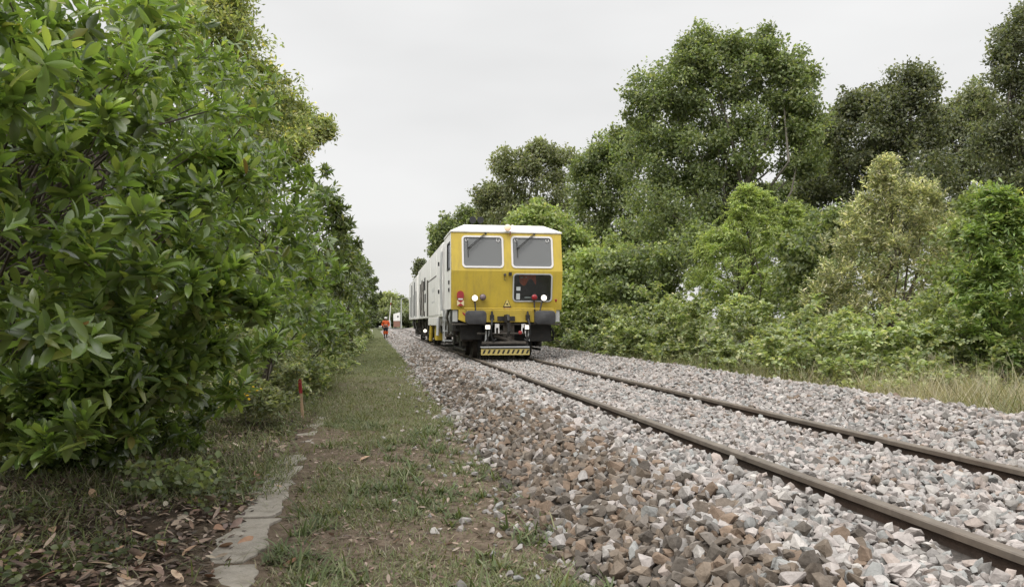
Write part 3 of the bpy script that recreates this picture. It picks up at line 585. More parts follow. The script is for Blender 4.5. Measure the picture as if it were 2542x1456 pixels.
tree('willow_bush', 'silvery willow shrub with pale upturned leaves', K_, 44, 19, foot(2210, 19.5), dens=12, K=17, L=.12, W=.036, cols=[(.10, .125, .062), (.15, .175, .105), (.07, .09, .042), (.26, .28, .20)], wts=[.30, .22, .22, .26], r0=.08, cr=.2, cat='bush', rough=.38, droop=.05, up=.9, twigs=1, style='plume', gain=2.6)
Ll = L_([(2480, 500, 26), (2455, 495, 18), (2510, 530, 32), (2470, 560, 36), (2520, 610, 55), (2450, 660, 50), (2500, 700, 75), (2430, 740, 55), (2520, 790, 85), (2440, 820, 70), (2420, 590, 18), (2600, 650, 110), (2600, 800, 110), (2470, 880, 50), (2540, 880, 60)], 12.5)
tree('ash_sapling', 'vivid green ash sapling by the right edge of the picture', Ll, 45, 12.5, foot(2500, 12.8), dens=22, K=14, L=.11, W=.036, cols=[(.085, .155, .024), (.115, .19, .032), (.06, .115, .022), (.17, .22, .045)], wts=[.36, .26, .28, .1], r0=.04, cr=.19, cat='bush', rough=.36, tpl=LEAF_MID, droop=.3, twigs=1, gain=2.25, style='plume', up=.6)

BR = [(.066, .096, .034), (.092, .122, .046), (.044, .068, .026), (.125, .15, .062), (.16, .155, .06)]
def bramble(label, lst, z, seed, L=.09, dens=14, cols=BR, wts=(.34, .28, .24, .11, .03), K=14, cr=.2):
    lo = L_(lst, z*(1.07 if z > 16 else 1.04 if z > 11 else 1.18), 1.0, 1.3); c = lo[:, :3].mean(0)
    return tree('bramble_bush', label, lo, seed, z, (c[0], c[1]), dens=dens, K=K, L=L, W=L*.68, cols=cols, wts=list(wts), gain=3.5, r0=.02, cr=cr, cat='bush', rough=.34, rmin=.35, limb=.6, droop=.45, up=.7, style='plume', group='brambles along the right bank', limb_frac=(.02, .3))
bramble('low dark bramble mound right beside the train buffer', [(1420, 820, 55), (1470, 790, 55), (1390, 840, 35, 1), (1520, 810, 60), (1450, 850, 40, -2), (1500, 850, 35, -3)], 27, 50, L=.13, dens=8, wts=(.3, .16, .44, .08, .02), cr=.28)
bramble('bramble mound left of the feathery acacia bush', [(1570, 790, 65), (1640, 780, 70), (1600, 850, 55, -2), (1680, 820, 70), (1540, 855, 45, -2), (1690, 875, 45, -2.5), (1630, 880, 35, -3)], 22, 51, L=.12, dens=10, cr=.25)
bramble('bramble mound in front of the feathery acacia bush', [(1740, 810, 75), (1820, 810, 75), (1760, 880, 60, -2), (1880, 830, 70), (1850, 890, 55, -2.5), (1700, 780, 55, 1), (1790, 910, 40, -3)], 18.5, 52, dens=12, L=.11)
bramble('bramble mound below the left side of the silvery willow', [(1960, 830, 80), (2040, 820, 80), (2000, 900, 70, -1.5), (2090, 870, 75, -1), (1930, 890, 60, -1.5), (2050, 935, 45, -2)], 15, 53, dens=15, L=.10)
bramble('paler bramble and nettle mound below the silvery willow', [(2140, 850, 90), (2220, 860, 85), (2180, 930, 70, -1), (2270, 930, 70, -1), (2120, 930, 60, -1), (2290, 850, 80), (2230, 975, 45, -1.8)], 12.8, 54, L=.095, dens=18, cols=[(.072, .105, .036), (.098, .132, .046), (.05, .076, .028), (.13, .15, .062), (.16, .155, .06)], cr=.18)  # leaf palette slightly lighter than the other brambles
bramble('bramble mound in front of the vivid ash sapling', [(2350, 860, 85), (2420, 890, 80), (2380, 950, 60, -.5), (2480, 920, 75), (2540, 930, 80), (2330, 790, 70, 1), (2450, 980, 50, -1)], 10.8, 55, L=.085, dens=22, cr=.16)

# ---- trees beyond the level crossing
far = [('long low hedgerow closing the view beyond the level crossing', L_([(p_, 786+(p_ % 7), 15, (p_ % 5)*3) for p_ in range(880, 1045, 9)], 178), 64), ('tall rounded far tree right behind the raised barrier, left of it', L_([(945, 752, 20), (958, 748, 18), (935, 765, 18), (950, 775, 22), (965, 770, 16)], 185), 60), ('far bush behind the white signal cabinet', L_([(985, 770, 13), (978, 778, 12), (992, 778, 13), (970, 785, 12)], 195), 61),
       ('wispy far tree behind the pale lamp pole', L_([(985, 752, 5), (994, 748, 6), (1003, 754, 5), (990, 765, 8), (1000, 768, 8)], 205), 62), ('low far bush partly behind the rear wagon', L_([(1003, 778, 12), (1013, 782, 12), (1020, 775, 12), (1010, 790, 10)], 190), 63)]
for lab, lo, sd_ in far:
    c = lo[:, :3].mean(0); tree('oak_tree' if sd_ in (60, 62) else 'hawthorn_bush', lab, lo, sd_, 190, (c[0], c[1]), dens=.5, K=22, L=.55, W=.4, cols=[(.095, .125, .05), (.075, .10, .04), (.12, .15, .065)] if sd_ == 60 else [(.065, .088, .04), (.085, .11, .055), (.05, .068, .034)], wts=[.4, .3, .3], r0=.2, cr=.9, cat='tree' if sd_ in (60, 62) else 'bush')

# ---- grass, weeds and litter: nobody could count them
def grass(name, label, n, xr, yr, hl, wd, cols, wts, seed, tpl=BLADE, accept=None, ypow=1.6, lean=.55, lift=0.0, zf=ground_z, curl=(.1, .6), tuft=6, tr=.03):
    R = np.random.default_rng(seed); m = n//tuft
    x = R.uniform(*xr, m); y = yr[0]+(yr[1]-yr[0])*R.random(m)**ypow
    k = np.ones(m, bool)
    if accept is not None: k &= R.random(m) < accept(x, y)
    k &= in_view(np.stack([x, y, zf(x, y)], 1), 120); x, y = x[k], y[k]; m = len(x)
    s = np.repeat(R.uniform(.65, 1.3, m), tuft); x = np.repeat(x, tuft)+R.normal(size=m*tuft)*tr; y = np.repeat(y, tuft)+R.normal(size=m*tuft)*tr; m *= tuft
    P = np.stack([x, y, zf(x, y)-.008+lift], 1); a = R.uniform(0, 6.28, m); le = R.uniform(.15, 1.15, m)*lean
    D = np.stack([np.cos(a)*le, np.sin(a)*le, np.ones(m)], 1); Nn = np.stack([-np.cos(a), -np.sin(a), le], 1)
    ln = (hl[0]+(hl[1]-hl[0])*R.random(m)**1.5)*s; V, F, nf = leaf_arrays(P, D, Nn, ln, wd*R.uniform(.7, 1.3, m), tpl, R.uniform(*curl, m))
    c = palette(R, m, cols, wts, .22); o = fast_mesh(name, V, F, 'grass_blade', None, np.repeat(c, nf, axis=0))
    return tag(o, label, 'grass', kind='stuff')
GR = [(.135, .185, .050), (.175, .225, .075), (.10, .145, .042), (.25, .225, .12), (.34, .29, .18)]
def patch(x, y, s, seed, lo, hi): return np.clip((noise2(x, y, s, seed)-lo)/(hi-lo), 0, 1)
path_acc = lambda x, y: np.clip(patch(x, y, 2.4, 40, -.2, .35)*1.1+.10+np.clip((y-9)/8, 0, .7), 0, 1)*np.clip((toe_x(y)+.2-x)/.25, 0, 1)*np.where((x < -.5) & (x > -.9) & (y < 9.5), .10, 1)
BV = lambda x, y: np.where((x < -.64) & (x > -.88) & (y < 12), np.clip((y-5.2)/5, .06, .8), 1.0)
grass('short_grass', 'short patchy grass on the trackside path', 240000, (-.8, 1.5), (2.6, 17), (.022, .075), .0065, GR, [.3, .22, .2, .18, .10], 70, accept=lambda x, y: path_acc(x, y)*BV(x, y)*np.clip((17-y)/5, 0, 1), lean=1.5, ypow=1.25, curl=(.1, .6), tr=.05, tuft=5)
grass('short_grass', 'greener grass on the far stretch of the path', 80000, (-1.3, 1.3), (10, 75), (.03, .10), .014, GR, [.3, .26, .2, .17, .07], 71, tpl=BLADE_FAR, accept=lambda x, y: np.where(x < toe_x(y)+.12, 1, 0)*np.where(np.abs(x+.62-.1*noise2(y, y*0, .5, 3)) < .16, .3, 1)*np.clip((y-10)/7, 0, 1)*(.35+.65*patch(x, y, 1.6, 41, -.5, .3)), lean=1.3, ypow=1.9, tr=.07)
grass('broad_weeds', 'broad leaved green tufts scattered over the near path', 22000, (-.6, 1.6), (2.7, 11), (.05, .15), .013, [(.10, .16, .05), (.14, .20, .07), (.075, .12, .04), (.21, .24, .11)], [.4, .25, .25, .1], 72, accept=lambda x, y: np.maximum(patch(x, y, 4.5, 44, -.02, .3), .75*np.exp(-((toe_x(y)-.05-x)/.16)**2)*patch(x, y, 3.1, 47, -.2, .2))*np.clip((toe_x(y)+.4-x)/.3, 0, 1)*BV(x, y), lean=1.25, tuft=14, tr=.022, curl=(.15, .75))
grass('verge_grass', 'taller grass and weeds between the slabs and the hedge', 95000, (-3.6, -.72), (3.0, 20), (.03, .17), .0075, GR, [.3, .24, .24, .15, .07], 73, accept=lambda x, y: np.clip(np.maximum(patch(x, y, 2.2, 46, -.15, .4), np.where((y > 6.3) & (x < -.95), .75, 0))*np.clip((x+4.2)/1.6, .3, 1)*np.clip((y-4.2)/3, .10, 1), 0, 1), lean=1.1, ypow=1.5, tr=.05, curl=(.15, .7))
grass('verge_grass', 'far verge grass under the hedge', 34000, (-3.0, -.9), (16, 80), (.06, .26), .02, GR, [.3, .24, .26, .14, .06], 74, tpl=BLADE_FAR, lean=.9, ypow=1.8, tr=.08)
grass('bank_grass', 'pale green grass along the right edge of the ballast', 40000, (6.3, 8.4), (6, 34), (.15, .85), .009, [(.15, .185, .06), (.21, .23, .085), (.11, .145, .045), (.28, .25, .13)], [.34, .28, .2, .18], 75, accept=lambda x, y: np.clip(patch(x, y, .8, 51, -.05, .4)*np.clip((8.2-x)/1.3, .1, 1), 0, 1), lean=.7, ypow=1.6, curl=(.2, .8))
grass('dry_grass', 'dry straw coloured grass beside the ballast at the right edge', 52000, (6.3, 8.6), (6.0, 14.5), (.2, .8), .0055, [(.42, .35, .20), (.54, .46, .29), (.30, .25, .14), (.18, .21, .08)], [.32, .24, .2, .24], 76, accept=lambda x, y: np.clip(patch(x, y, 2.6, 52, -.25, .35)*np.clip((15-y)/4, .0, 1), 0, 1), lean=.8, ypow=1.0, curl=(.2, .8))
def scatter_leaves(name, label, n, seed, xr, yr, L, W, cols, wts, material, accept=None, tpl=LEAF_MID, kind='stuff', h=(0, .02), flat=.35, cat='leaves', group=None):
    R = np.random.default_rng(seed); x = R.uniform(*xr, n); y = yr[0]+(yr[1]-yr[0])*R.random(n)**1.4; k = np.ones(n, bool)
    if accept is not None: k &= R.random(n) < accept(x, y)
    k &= in_view(np.stack([x, y, ground_z(x, y)], 1), 120); x, y = x[k], y[k]; n = len(x)
    P = np.stack([x, y, ground_z(x, y)+R.uniform(*h, n)], 1); a = R.uniform(0, 6.28, n)
    D = np.stack([np.cos(a), np.sin(a), R.normal(size=n)*.25], 1); Nn = UP+R.normal(size=(n, 3))*flat; s = R.uniform(.6, 1.3, n)
    V, F, nf = leaf_arrays(P, D, Nn, L*s, W*s, tpl, R.uniform(-.35, .35, n)); c = palette(R, n, cols, wts, .25)
    return tag(fast_mesh(name, V, F, material, None, np.repeat(c, nf, axis=0), smooth=True), label, cat, group, kind)
under = lambda x, y: np.clip((-.75-x)/.3, 0, 1)
BROWN = [(.20, .115, .065), (.30, .19, .12), (.13, .075, .045), (.36, .26, .18), (.09, .06, .042)]
scatter_leaves('leaf_litter', 'dark bits of dead leaf covering the soil under the hedge', 15000, 80, (-4, -.75), (2.8, 12), .055, .024, BROWN, [.2, .12, .3, .06, .32], 'dry_leaf', under)
scatter_leaves('leaf_litter', 'larger dead laurel leaves mixed into the litter under the hedge', 1500, 84, (-3.2, -.8), (2.8, 10), .10, .042, [(.27, .17, .11), (.36, .25, .17), (.20, .12, .08), (.42, .32, .23)], [.35, .25, .25, .15], 'dry_leaf', lambda x, y: under(x, y)*patch(x, y, 3.2, 66, -.1, .4), h=(.005, .03), flat=.5)
scatter_leaves('leaf_litter', 'dead leaf bits and bark flakes on the path', 2600, 81, (-.6, 1.3), (2.8, 10), .04, .018, BROWN, [.25, .25, .25, .15, .1], 'dry_leaf')
scatter_leaves('ground_weeds', 'small round leaved weeds creeping over the soil under the hedge', 11000, 82, (-3.4, -.8), (3.2, 14), .04, .034, [(.10, .15, .05), (.14, .19, .07), (.07, .11, .04)], [.4, .3, .3], 'leaf', lambda x, y: under(x, y)*patch(x, y, 2.6, 60, .1, .4), h=(.01, .12), flat=.5)
# big dead laurel leaves lying on the soil, one by one
def dead_leaves():
    R = np.random.default_rng(83); proto = []
    spots = [(45, 1350), (90, 1390), (25, 1420), (230, 1240), (300, 1290), (330, 1310), (530, 1290), (545, 1315), (610, 1345), (470, 1375), (390, 1390), (310, 1450), (560, 1360), (590, 1190), (640, 1185), (400, 1360), (160, 1300), (130, 1330), (250, 1420), (440, 1440), (520, 1440), (690, 1210), (350, 1340), (720, 1395), (845, 1165), (905, 1135), (640, 1130), (60, 1260), (200, 1180), (120, 1450), (570, 1235), (350, 1400), (480, 1250), (285, 1380), (620, 1250)]
    for i, (px, py) in enumerate(spots):
        z = 1.3*2000/(py-801); p = at(px, py, z); p[2] = float(ground_z(p[0], p[1]))+.022; a = R.uniform(0, 6.28)
        V, F, nf = leaf_arrays(np.zeros((1, 3)), np.array([[math.cos(a), math.sin(a), R.normal()*.12]]), UP[None]+R.normal(size=(1, 3))*.3, np.array([R.uniform(.10, .145)]), np.array([R.uniform(.045, .06)]), LEAF_NEAR, np.array([R.uniform(-.5, .3)]))
        c = np.array([(.30, .17, .10), (.40, .26, .17), (.46, .34, .24), (.25, .14, .085)])[R.integers(0, 4)]
        o = fast_mesh('fallen_leaf', V-V.mean(0), F, 'dry_leaf', None, np.repeat(c[None], nf, axis=0), smooth=True); o.location = p
        tag(o, 'dry curled brown laurel leaf lying on the ground beside the concrete slabs', 'fallen leaf', 'fallen laurel leaves')
dead_leaves()
# leafy weeds that stand out
def weed(name, label, px, py, seed, lob, L, W, cols, wts, dens=60, K=8, cr=.06, r0=.006, flowers=None):
    z = 1.3*2000/(py-801); b = at(px, py, z); lo = np.array([(b[0]+l[0], b[1]+l[1], float(ground_z(b[0], b[1]))+l[2], l[3], l[3], l[4] if len(l) > 4 else l[3]) for l in lob])
    R = np.random.default_rng(seed); root = empty(name, (b[0], b[1], float(ground_z(b[0], b[1]))), label, 'plant')
    crown('foliage', lo, root, R, dens, K, L, W, cols, wts, 'spray', LEAF_MID, cr=cr, rmin=.3, up=.9, droop=.05, zmin=.0)
    wood('stem', np.array(root.location), lo, root, R, r0, limb=.6, n=5)
    if flowers:
        for fx, fy, fz in flowers:
            for k in range(5):
                p = np.array([fx, fy, fz])+R.normal(size=3)*np.array([.045, .05, .02])
                MB().lathe(p, (R.normal()*.3, R.normal()*.3, 1), [(0, .004), (.008, R.uniform(.014, .022)), (.016, .012), (.02, .004)], 7).build('flower_head', 'yellow_petal', root)
weed('bindweed_plant', 'round leaved weed patch spreading on the soil left of the slabs', 420, 1235, 90, [(-.1, .1, .08, .2, .1), (.12, -.02, .07, .2, .1), (.2, .2, .07, .2, .09), (-.22, .15, .08, .16, .09), (.02, .38, .08, .2, .1)], .055, .05, [(.20, .29, .10), (.26, .34, .14), (.15, .22, .08)], [.45, .3, .25], dens=60)
weed('ragwort_plant', 'yellow flowered ragwort growing below the laurel bush', 614, 1078, 91, [(0, 0, .22, .13, .2), (-.08, .05, .35, .1, .16), (.08, 0, .3, .1, .16)], .05, .016, [(.085, .11, .04), (.11, .135, .05)], [.5, .5], dens=60, flowers=[(-.09, 0, .58), (-.02, .03, .62), (-.06, -.02, .42), (.02, .04, .45), (.1, .0, .52)])
weed('bramble_sprout', 'low bramble growing around the foot of the red stake', 690, 1020, 92, [(-.2, .1, .15, .24, .17), (.05, .35, .18, .25, .18), (-.5, .3, .2, .26, .2), (-.1, .7, .2, .3, .22), (-.7, .7, .25, .3, .25)], .055, .036, BR[:4], [.35, .25, .3, .1], dens=34, K=9, cr=.09)
def hedge_foot():
    lo = L_([(640, 920, 75), (700, 900, 60, 1), (760, 870, 45, 4), (600, 985, 60, -2), (540, 950, 60, -2), (560, 880, 80, 1), (640, 860, 70, 1), (720, 945, 40, -1), (660, 1000, 45, -2), (500, 980, 60, -3)], 12.0, 1, 1.4); c = lo[:, :3].mean(0)
    tree('bramble_bush', 'low tangled bramble at the hedge foot behind the near red stake', lo, 93, 12, (c[0], c[1]), dens=26, K=12, L=.07, W=.042, style='plume', droop=.4, cols=[(.075, .10, .045), (.095, .12, .055), (.055, .075, .034), (.13, .14, .075)]+BR[4:], wts=[.34, .2, .34, .08, .04], r0=.018, cr=.15, cat='bush', rmin=.35, limb=.6, up=.8, limb_frac=(.02, .3))
hedge_foot()
def back_hedge():
    R = np.random.default_rng(97); lo = []
    y = 4.5
    while y < 70:
        r = R.uniform(1.0, 1.5); s_ = 1 if y < 12 else 1.25
        for zc in (.5, 2.2, 3.9): lo.append((-4.6-.9*r*s_+R.uniform(-.3, .3)+(y-10)*.02, y, zc+R.uniform(-.3, .3), r*s_, r*1.4*s_, r*s_))
        y += r*2.0
    lo = np.array(lo)
    for a, b, lab in ((0, 20, 'laurels standing behind the front of the hedge near the camera, coloured dark for its shaded gaps'), (20, 90, 'laurels standing behind the hedge further along, coloured dark for its shaded gaps')):
        q = lo[(lo[:, 1] >= a) & (lo[:, 1] < b)]; laurel(lab, q, 97+b, 7 if a == 0 else 2.6, 9, .17 if a == 0 else .27, .075 if a == 0 else .13, LEAF_FAR, rmin=.35, r0=.08, cols=np.array(LAUREL)*.6, wts=LW, gap=None, cull=False, stemx=-6.0)  # leaf colour darkened so the gaps in the front hedge look shaded
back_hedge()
def hedge_strip(lab, y0, y1, seed):
    R = np.random.default_rng(seed); lo = []
    y = y0
    while y < y1:
        r = R.uniform(.45, .85); x = -1.75+R.uniform(-.25, .25)+(y-14)*.008; lo.append((x, y, -.15+R.uniform(0, .25), r, r*1.3, r*R.uniform(.7, 1.2))); lo.append((x-.6, y+.4, .45, r, r*1.3, r)); y += r*1.5
    lo = np.array(lo); c = lo[:, :3].mean(0); far_ = y0 > 26
    tree('bramble_bush', lab, lo, seed, 20, (c[0], c[1]), dens=6 if far_ else 13, K=12, L=.15 if far_ else .10, W=.09 if far_ else .06, style='plume', droop=.4, cols=BR, wts=[.34, .2, .34, .08, .04], r0=.018, cr=.26 if far_ else .19, cat='bush', rmin=.35, limb=.6, up=.7, limb_frac=(.02, .3))
hedge_strip('bramble strip at the hedge foot just beyond the near red stake', 13.5, 24, 94)
hedge_strip('bramble strip at the hedge foot around the second red stake', 26.5, 42, 95)
hedge_strip('far bramble strip at the hedge foot before the curved white pipe', 44, 74, 96)
# ------------------------------------------------------------------ the track machine
FY = 20.77
HW = 1.466                                   # half width of the body
Z0, ZC, ZE, ZR = 1.315, 2.30, 3.33, 3.54     # floor, crease, eaves, roof
def fp(px, py, y=0.0):
    off = px-933; yy = FY+y; X = off*.98606*yy/(2028.4-.1664*off); d = .1664*X+.98606*yy
    return X-TX, CAMZ+(801-py)/2000*d
def face_y(z): return .20*(z-ZC)/(ZE-ZC) if z > ZC else .12*(ZC-z)/(ZC-Z0)
TRAIN = empty('track_machine', (TX, FY, 0), 'yellow fronted white track maintenance train standing on the rails', 'train')
def P3(x, z, o=0.0): return (x, face_y(z)-o, z)
def rrect(x0, x1, z0, z1, r, n=5):
    pts = []
    for cx, cz, a0 in ((x1-r, z1-r, 0), (x0+r, z1-r, 90), (x0+r, z0+r, 180), (x1-r, z0+r, 270)):
        for i in range(n+1):
            a = math.radians(a0+90*i/n); pts.append((cx+r*math.cos(a), cz+r*math.sin(a)))
    return pts
WIN = []
for (a, b, c, d) in ((1147, 582, 1251, 665), (1270, 583.5, 1374, 666), (1273, 678, 1371.5, 749)):
    x0, z1 = fp(a, b); x1, z0 = fp(c, d); WIN.append((x0, x1, z0, z1))
FR = .046
def cab_front():
    m = MB()
    def grid(xs, zs, holes, thick=.05):
        for i in range(len(xs)-1):
            for j in range(len(zs)-1):
                cx, cz = (xs[i]+xs[i+1])/2, (zs[j]+zs[j+1])/2
                if any(h[0] < cx < h[1] and h[2] < cz < h[3] for h in holes): continue
                m.add([P3(xs[i], zs[j]), P3(xs[i+1], zs[j]), P3(xs[i+1], zs[j+1]), P3(xs[i], zs[j+1])], [(0, 1, 2, 3)])
    H = [(a+.03, b-.03, c+.03, d-.03) for a, b, c, d in WIN]
    def pieces(z0, z1, holes):
        xs = sorted({-HW, HW, *[h[0] for h in holes], *[h[1] for h in holes]}); zs = sorted({z0, z1, *[h[2] for h in holes], *[h[3] for h in holes]}); grid(xs, zs, holes)
    pieces(ZC, ZE-.02, H[:2]); pieces(Z0, ZC, H[2:])
    # the panel's return edges and a folded bottom lip
    for s in (-1, 1):
        x = s*HW; m.add([P3(x, Z0), P3(x, ZC), P3(x, ZE-.02), (x, .25, ZE-.02), (x, .25, Z0)], [(0, 1, 2, 3, 4)])
    m.span((-HW, .122, Z0-.02), (HW, .18, Z0))
    o = m.build('cab_front', 'yellow_paint', TRAIN)
    return o
cab_front()
for k, (x0, x1, z0, z1) in enumerate(WIN):
    FR = .034 if k == 2 else .046
    m = MB(); a = rrect(x0, x1, z0, z1, .10); b = rrect(x0+FR, x1-FR, z0+FR, z1-FR, .07); n = len(a)
    V = [P3(x, z, .022) for x, z in a]+[P3(x, z, .022) for x, z in b]+[P3(x, z, -.03) for x, z in b]+[P3(x, z, -.01) for x, z in a]; F = []
    for i in range(n):
        j = (i+1) % n
        for q in range(4): F.append((q*n+i, q*n+j, ((q+1) % 4)*n+j, ((q+1) % 4)*n+i))
    m.add(V, F); fr = m.build('window_frame', 'grey_paint' if k == 2 else 'frame_white', TRAIN)
    if k == 2: fr['label'] = 'frame of the lower right window in front of the dark cab'
    g = MB(); q = rrect(x0+FR*.7, x1-FR*.7, z0+FR*.7, z1-FR*.7, .08)
    g.add([P3(x, z, -.012) for x, z in q], [tuple(range(len(q)))]); g.build('window_pane', 'glass_lower' if k == 2 else 'glass_upper', fr)
    if k < 2:
        # two U shaped hooks high on the inside of the pane
        for cx in (x0+.13, x1-.14):
            zt = z1-.115; pts = [(cx-.035, zt+.03), (cx-.035, zt-.015), (cx-.018, zt-.04), (cx+.018, zt-.04), (cx+.035, zt-.015), (cx+.035, zt+.03)]
            MB().tube([P3(x, z, -.002) for x, z in pts], .009, 6).build('hook', 'frame_white', fr)
        # wiper: two parallel arms from above the frame down to the blade
        px, pz = x0+.585, z1+.03; bx, bz = x0+.155, z1-.335
        m = MB(); m.tube([P3(px, pz, .05), P3(bx, bz, .055)], .011, 6); m.tube([P3(px+.055, pz+.015, .05), P3(bx+.05, bz-.005, .055)], .009, 6)
        m.tube([P3(px+.06, pz+.03, .0), P3(px+.03, pz+.02, .06)], .02, 8); m.box(P3(bx+.02, bz, .055), (.07, .03, .035))
        wi = m.build('wiper', 'rubber', TRAIN); MB().tube([P3(bx-.005, bz+.21, .04), P3(bx, bz, .045), P3(bx+.01, bz-.25, .04)], .010, 6).build('wiper_blade', 'rubber', wi)
    else:
        for cz, h, cw in ((z1-.47+.02, .10, .11), (z1-.50-.18, .16, .10)):
            MB().add([P3(x0+.10, cz, -.006), P3(x0+.10+cw, cz, -.006), P3(x0+.10+cw, cz+h, -.006), P3(x0+.10, cz+h, -.006)], [(0, 1, 2, 3)]).build('sticker', 'sticker', fr)
        MB().box((x0+.42, .16, z0+.12), (.16, .05, .03)).build('desk_edge', 'sticker', fr)

def roof_cap():
    m = MB(); y1 = 2.25
    # eave moulding, sloping front, chamfered top
    m.span((-HW-.02, face_y(ZE)-.03, ZE-.018), (HW+.02, y1, ZE+.035))
    a = [(-HW, face_y(ZE)-.0, ZE+.035), (HW, face_y(ZE)-.0, ZE+.035), (HW, y1, ZE+.035), (-HW, y1, ZE+.035)]
    b = [(-HW+.36, .42, ZR), (HW-.42, .42, ZR), (HW-.42, y1, ZR), (-HW+.36, y1, ZR)]
    m.add(a+b, [(4, 5, 6, 7), (0, 1, 5, 4), (1, 2, 6, 5), (2, 3, 7, 6), (3, 0, 4, 7)])
    return m.build('cab_roof', 'white_paint', TRAIN, bevel=.012)
roof_cap()
def cab_sides():
    for s in (-1, 1):
        m = MB(); x = s*HW; xi = s*(HW-.05); y0, y1 = .25, 2.25
        wy0, wy1, wz0, wz1 = .48, 1.32, 2.36, 3.10
        for a, b, c, d in ((y0, wy0, Z0, ZE-.02), (wy1, y1, Z0, ZE-.02), (wy0, wy1, Z0, wz0), (wy0, wy1, wz1, ZE-.02)):
            m.span((x, a, c), (xi, b, d))
        o = m.build('cab_side', 'white_paint', TRAIN)
        f = MB(); t = .045
        for a, b, c, d in ((wy0, wy0+t, wz0, wz1), (wy1-t, wy1, wz0, wz1), (wy0+t, wy1-t, wz0, wz0+t), (wy0+t, wy1-t, wz1-t, wz1)): f.span((x+s*.012, a, c), (x-s*.03, b, d))
        fr = f.build('side_window_frame', 'rubber', TRAIN); MB().span((x-s*.012, wy0+t, wz0+t), (x-s*.018, wy1-t, wz1-t)).build('side_pane', 'glass_lower', fr)
        for zz in (1.78, 1.98): MB().span((x+s*.004, .62, zz), (x+s*.02, .86, zz+.10)).build('vent_slot', 'dark_void', TRAIN)
    m = MB(); m.span((-HW+.06, .22, Z0-.02), (HW-.06, 2.2, Z0+.05)); m.build('cab_floor', 'cab_dark', TRAIN)
    m = MB(); m.span((-HW+.06, 2.14, Z0+.05), (HW-.06, 2.2, ZE-.03)); m.build('rear_wall', 'cab_interior', TRAIN)
    m = MB(); m.span((.02, .95, Z0+.06), (HW-.1, 1.0, 2.25)); m.span((-HW+.1, .5, 1.9), (-.1, 1.0, 2.16)); m.build('dashboard', 'cab_dark', TRAIN)
    MB().span((-.26, 1.2, 2.3), (-.06, 1.5, 3.2)).build('cabinet', 'cab_interior', TRAIN, bevel=.02); MB().span((HW-.32, .8, 2.3), (HW-.14, 1.0, 2.9)).build('cabinet', 'cab_interior', TRAIN, bevel=.02)
    # the driver's seat behind the lower window
    m = MB(); m.span((.45, .55, 1.55), (.95, .9, 1.65)); m.build('seat', 'cab_dark', TRAIN, bevel=.03)
cab_sides()
def orange_jacket():
    m = MB(); R = np.random.default_rng(3); n = 12; V = []
    x0, z0 = fp(1290, 698, .3); x1, z1 = fp(1330, 682, .3)
    for j in range(6):
        for i in range(n+1):
            u, v = i/n, j/5; V.append((x0+(x1-x0)*u+.01*math.sin(v*9), .34+.03*math.sin(u*11+v*3), z1+.16-(.36+.09*math.sin(u*7))*v))
    m.add(V, [(j*(n+1)+i, j*(n+1)+i+1, (j+1)*(n+1)+i+1, (j+1)*(n+1)+i) for j in range(5) for i in range(n)])
    xm, zm = fp(1311, 690, .3); o = m.build('work_jacket', 'orange_cloth', None); so_ = o.modifiers.new('cloth', 'SOLIDIFY'); so_.thickness = .02
    o.location = TRAIN.location; tag(o, 'orange work jacket hanging inside the cab behind its front windows', 'jacket')
    MB().span((x0+.02, .30, z1-.08), (x0+.2, .325, z1-.055)).build('reflective_band', 'reflective_tape', o)
orange_jacket()

def lamp(px, py, r, lens, name, y=-.10, stalk=None, rim='lens_rim', label=None):
    x, z = fp(px, py, y); m = MB(); m.lathe((x, y+.14, z), (0, -1, 0), [(0, r*.55), (.05, r*.95), (.11, r*1.08), (.135, r*1.08), (.135, r*.96)], 20)
    if stalk: m.tube([(x, y+.10, z-r*.8), (x+stalk[0]*.5, y+.08, z-r-.06), (x+stalk[0], y+.08, stalk[1])], .022, 8)
    o = m.build(name, rim, TRAIN, smooth=True)
    if label: o['label'] = label
    q = MB(); q.lathe((x, y+.004, z), (0, -1, 0), [(0, r*.96), (.02, r*.85), (.035, r*.5), (.04, .004)], 20); q.build('lens', lens, o, smooth=True)
lamp(1178.5, 739.5, .078, 'lamp_on', 'headlight', stalk=(.03, 1.22), label='lit headlight over the left buffer')
lamp(1198.5, 737, .078, 'lamp_grey', 'marker_lamp', y=-.06, label='unlit greyish lamp beside the left headlight')
lamp(1350, 739, .078, 'lamp_on', 'headlight', stalk=(-.10, 1.22), label='lit headlight in front of the lower window')
lamp(1326.5, 737.5, .078, 'lamp_red', 'marker_lamp', y=-.06, stalk=(.02, 1.25), label='unlit red lamp in front of the lower window')
lamp(1260, 565, .088, 'lamp_warm', 'roof_lamp', y=.02, rim='chrome')
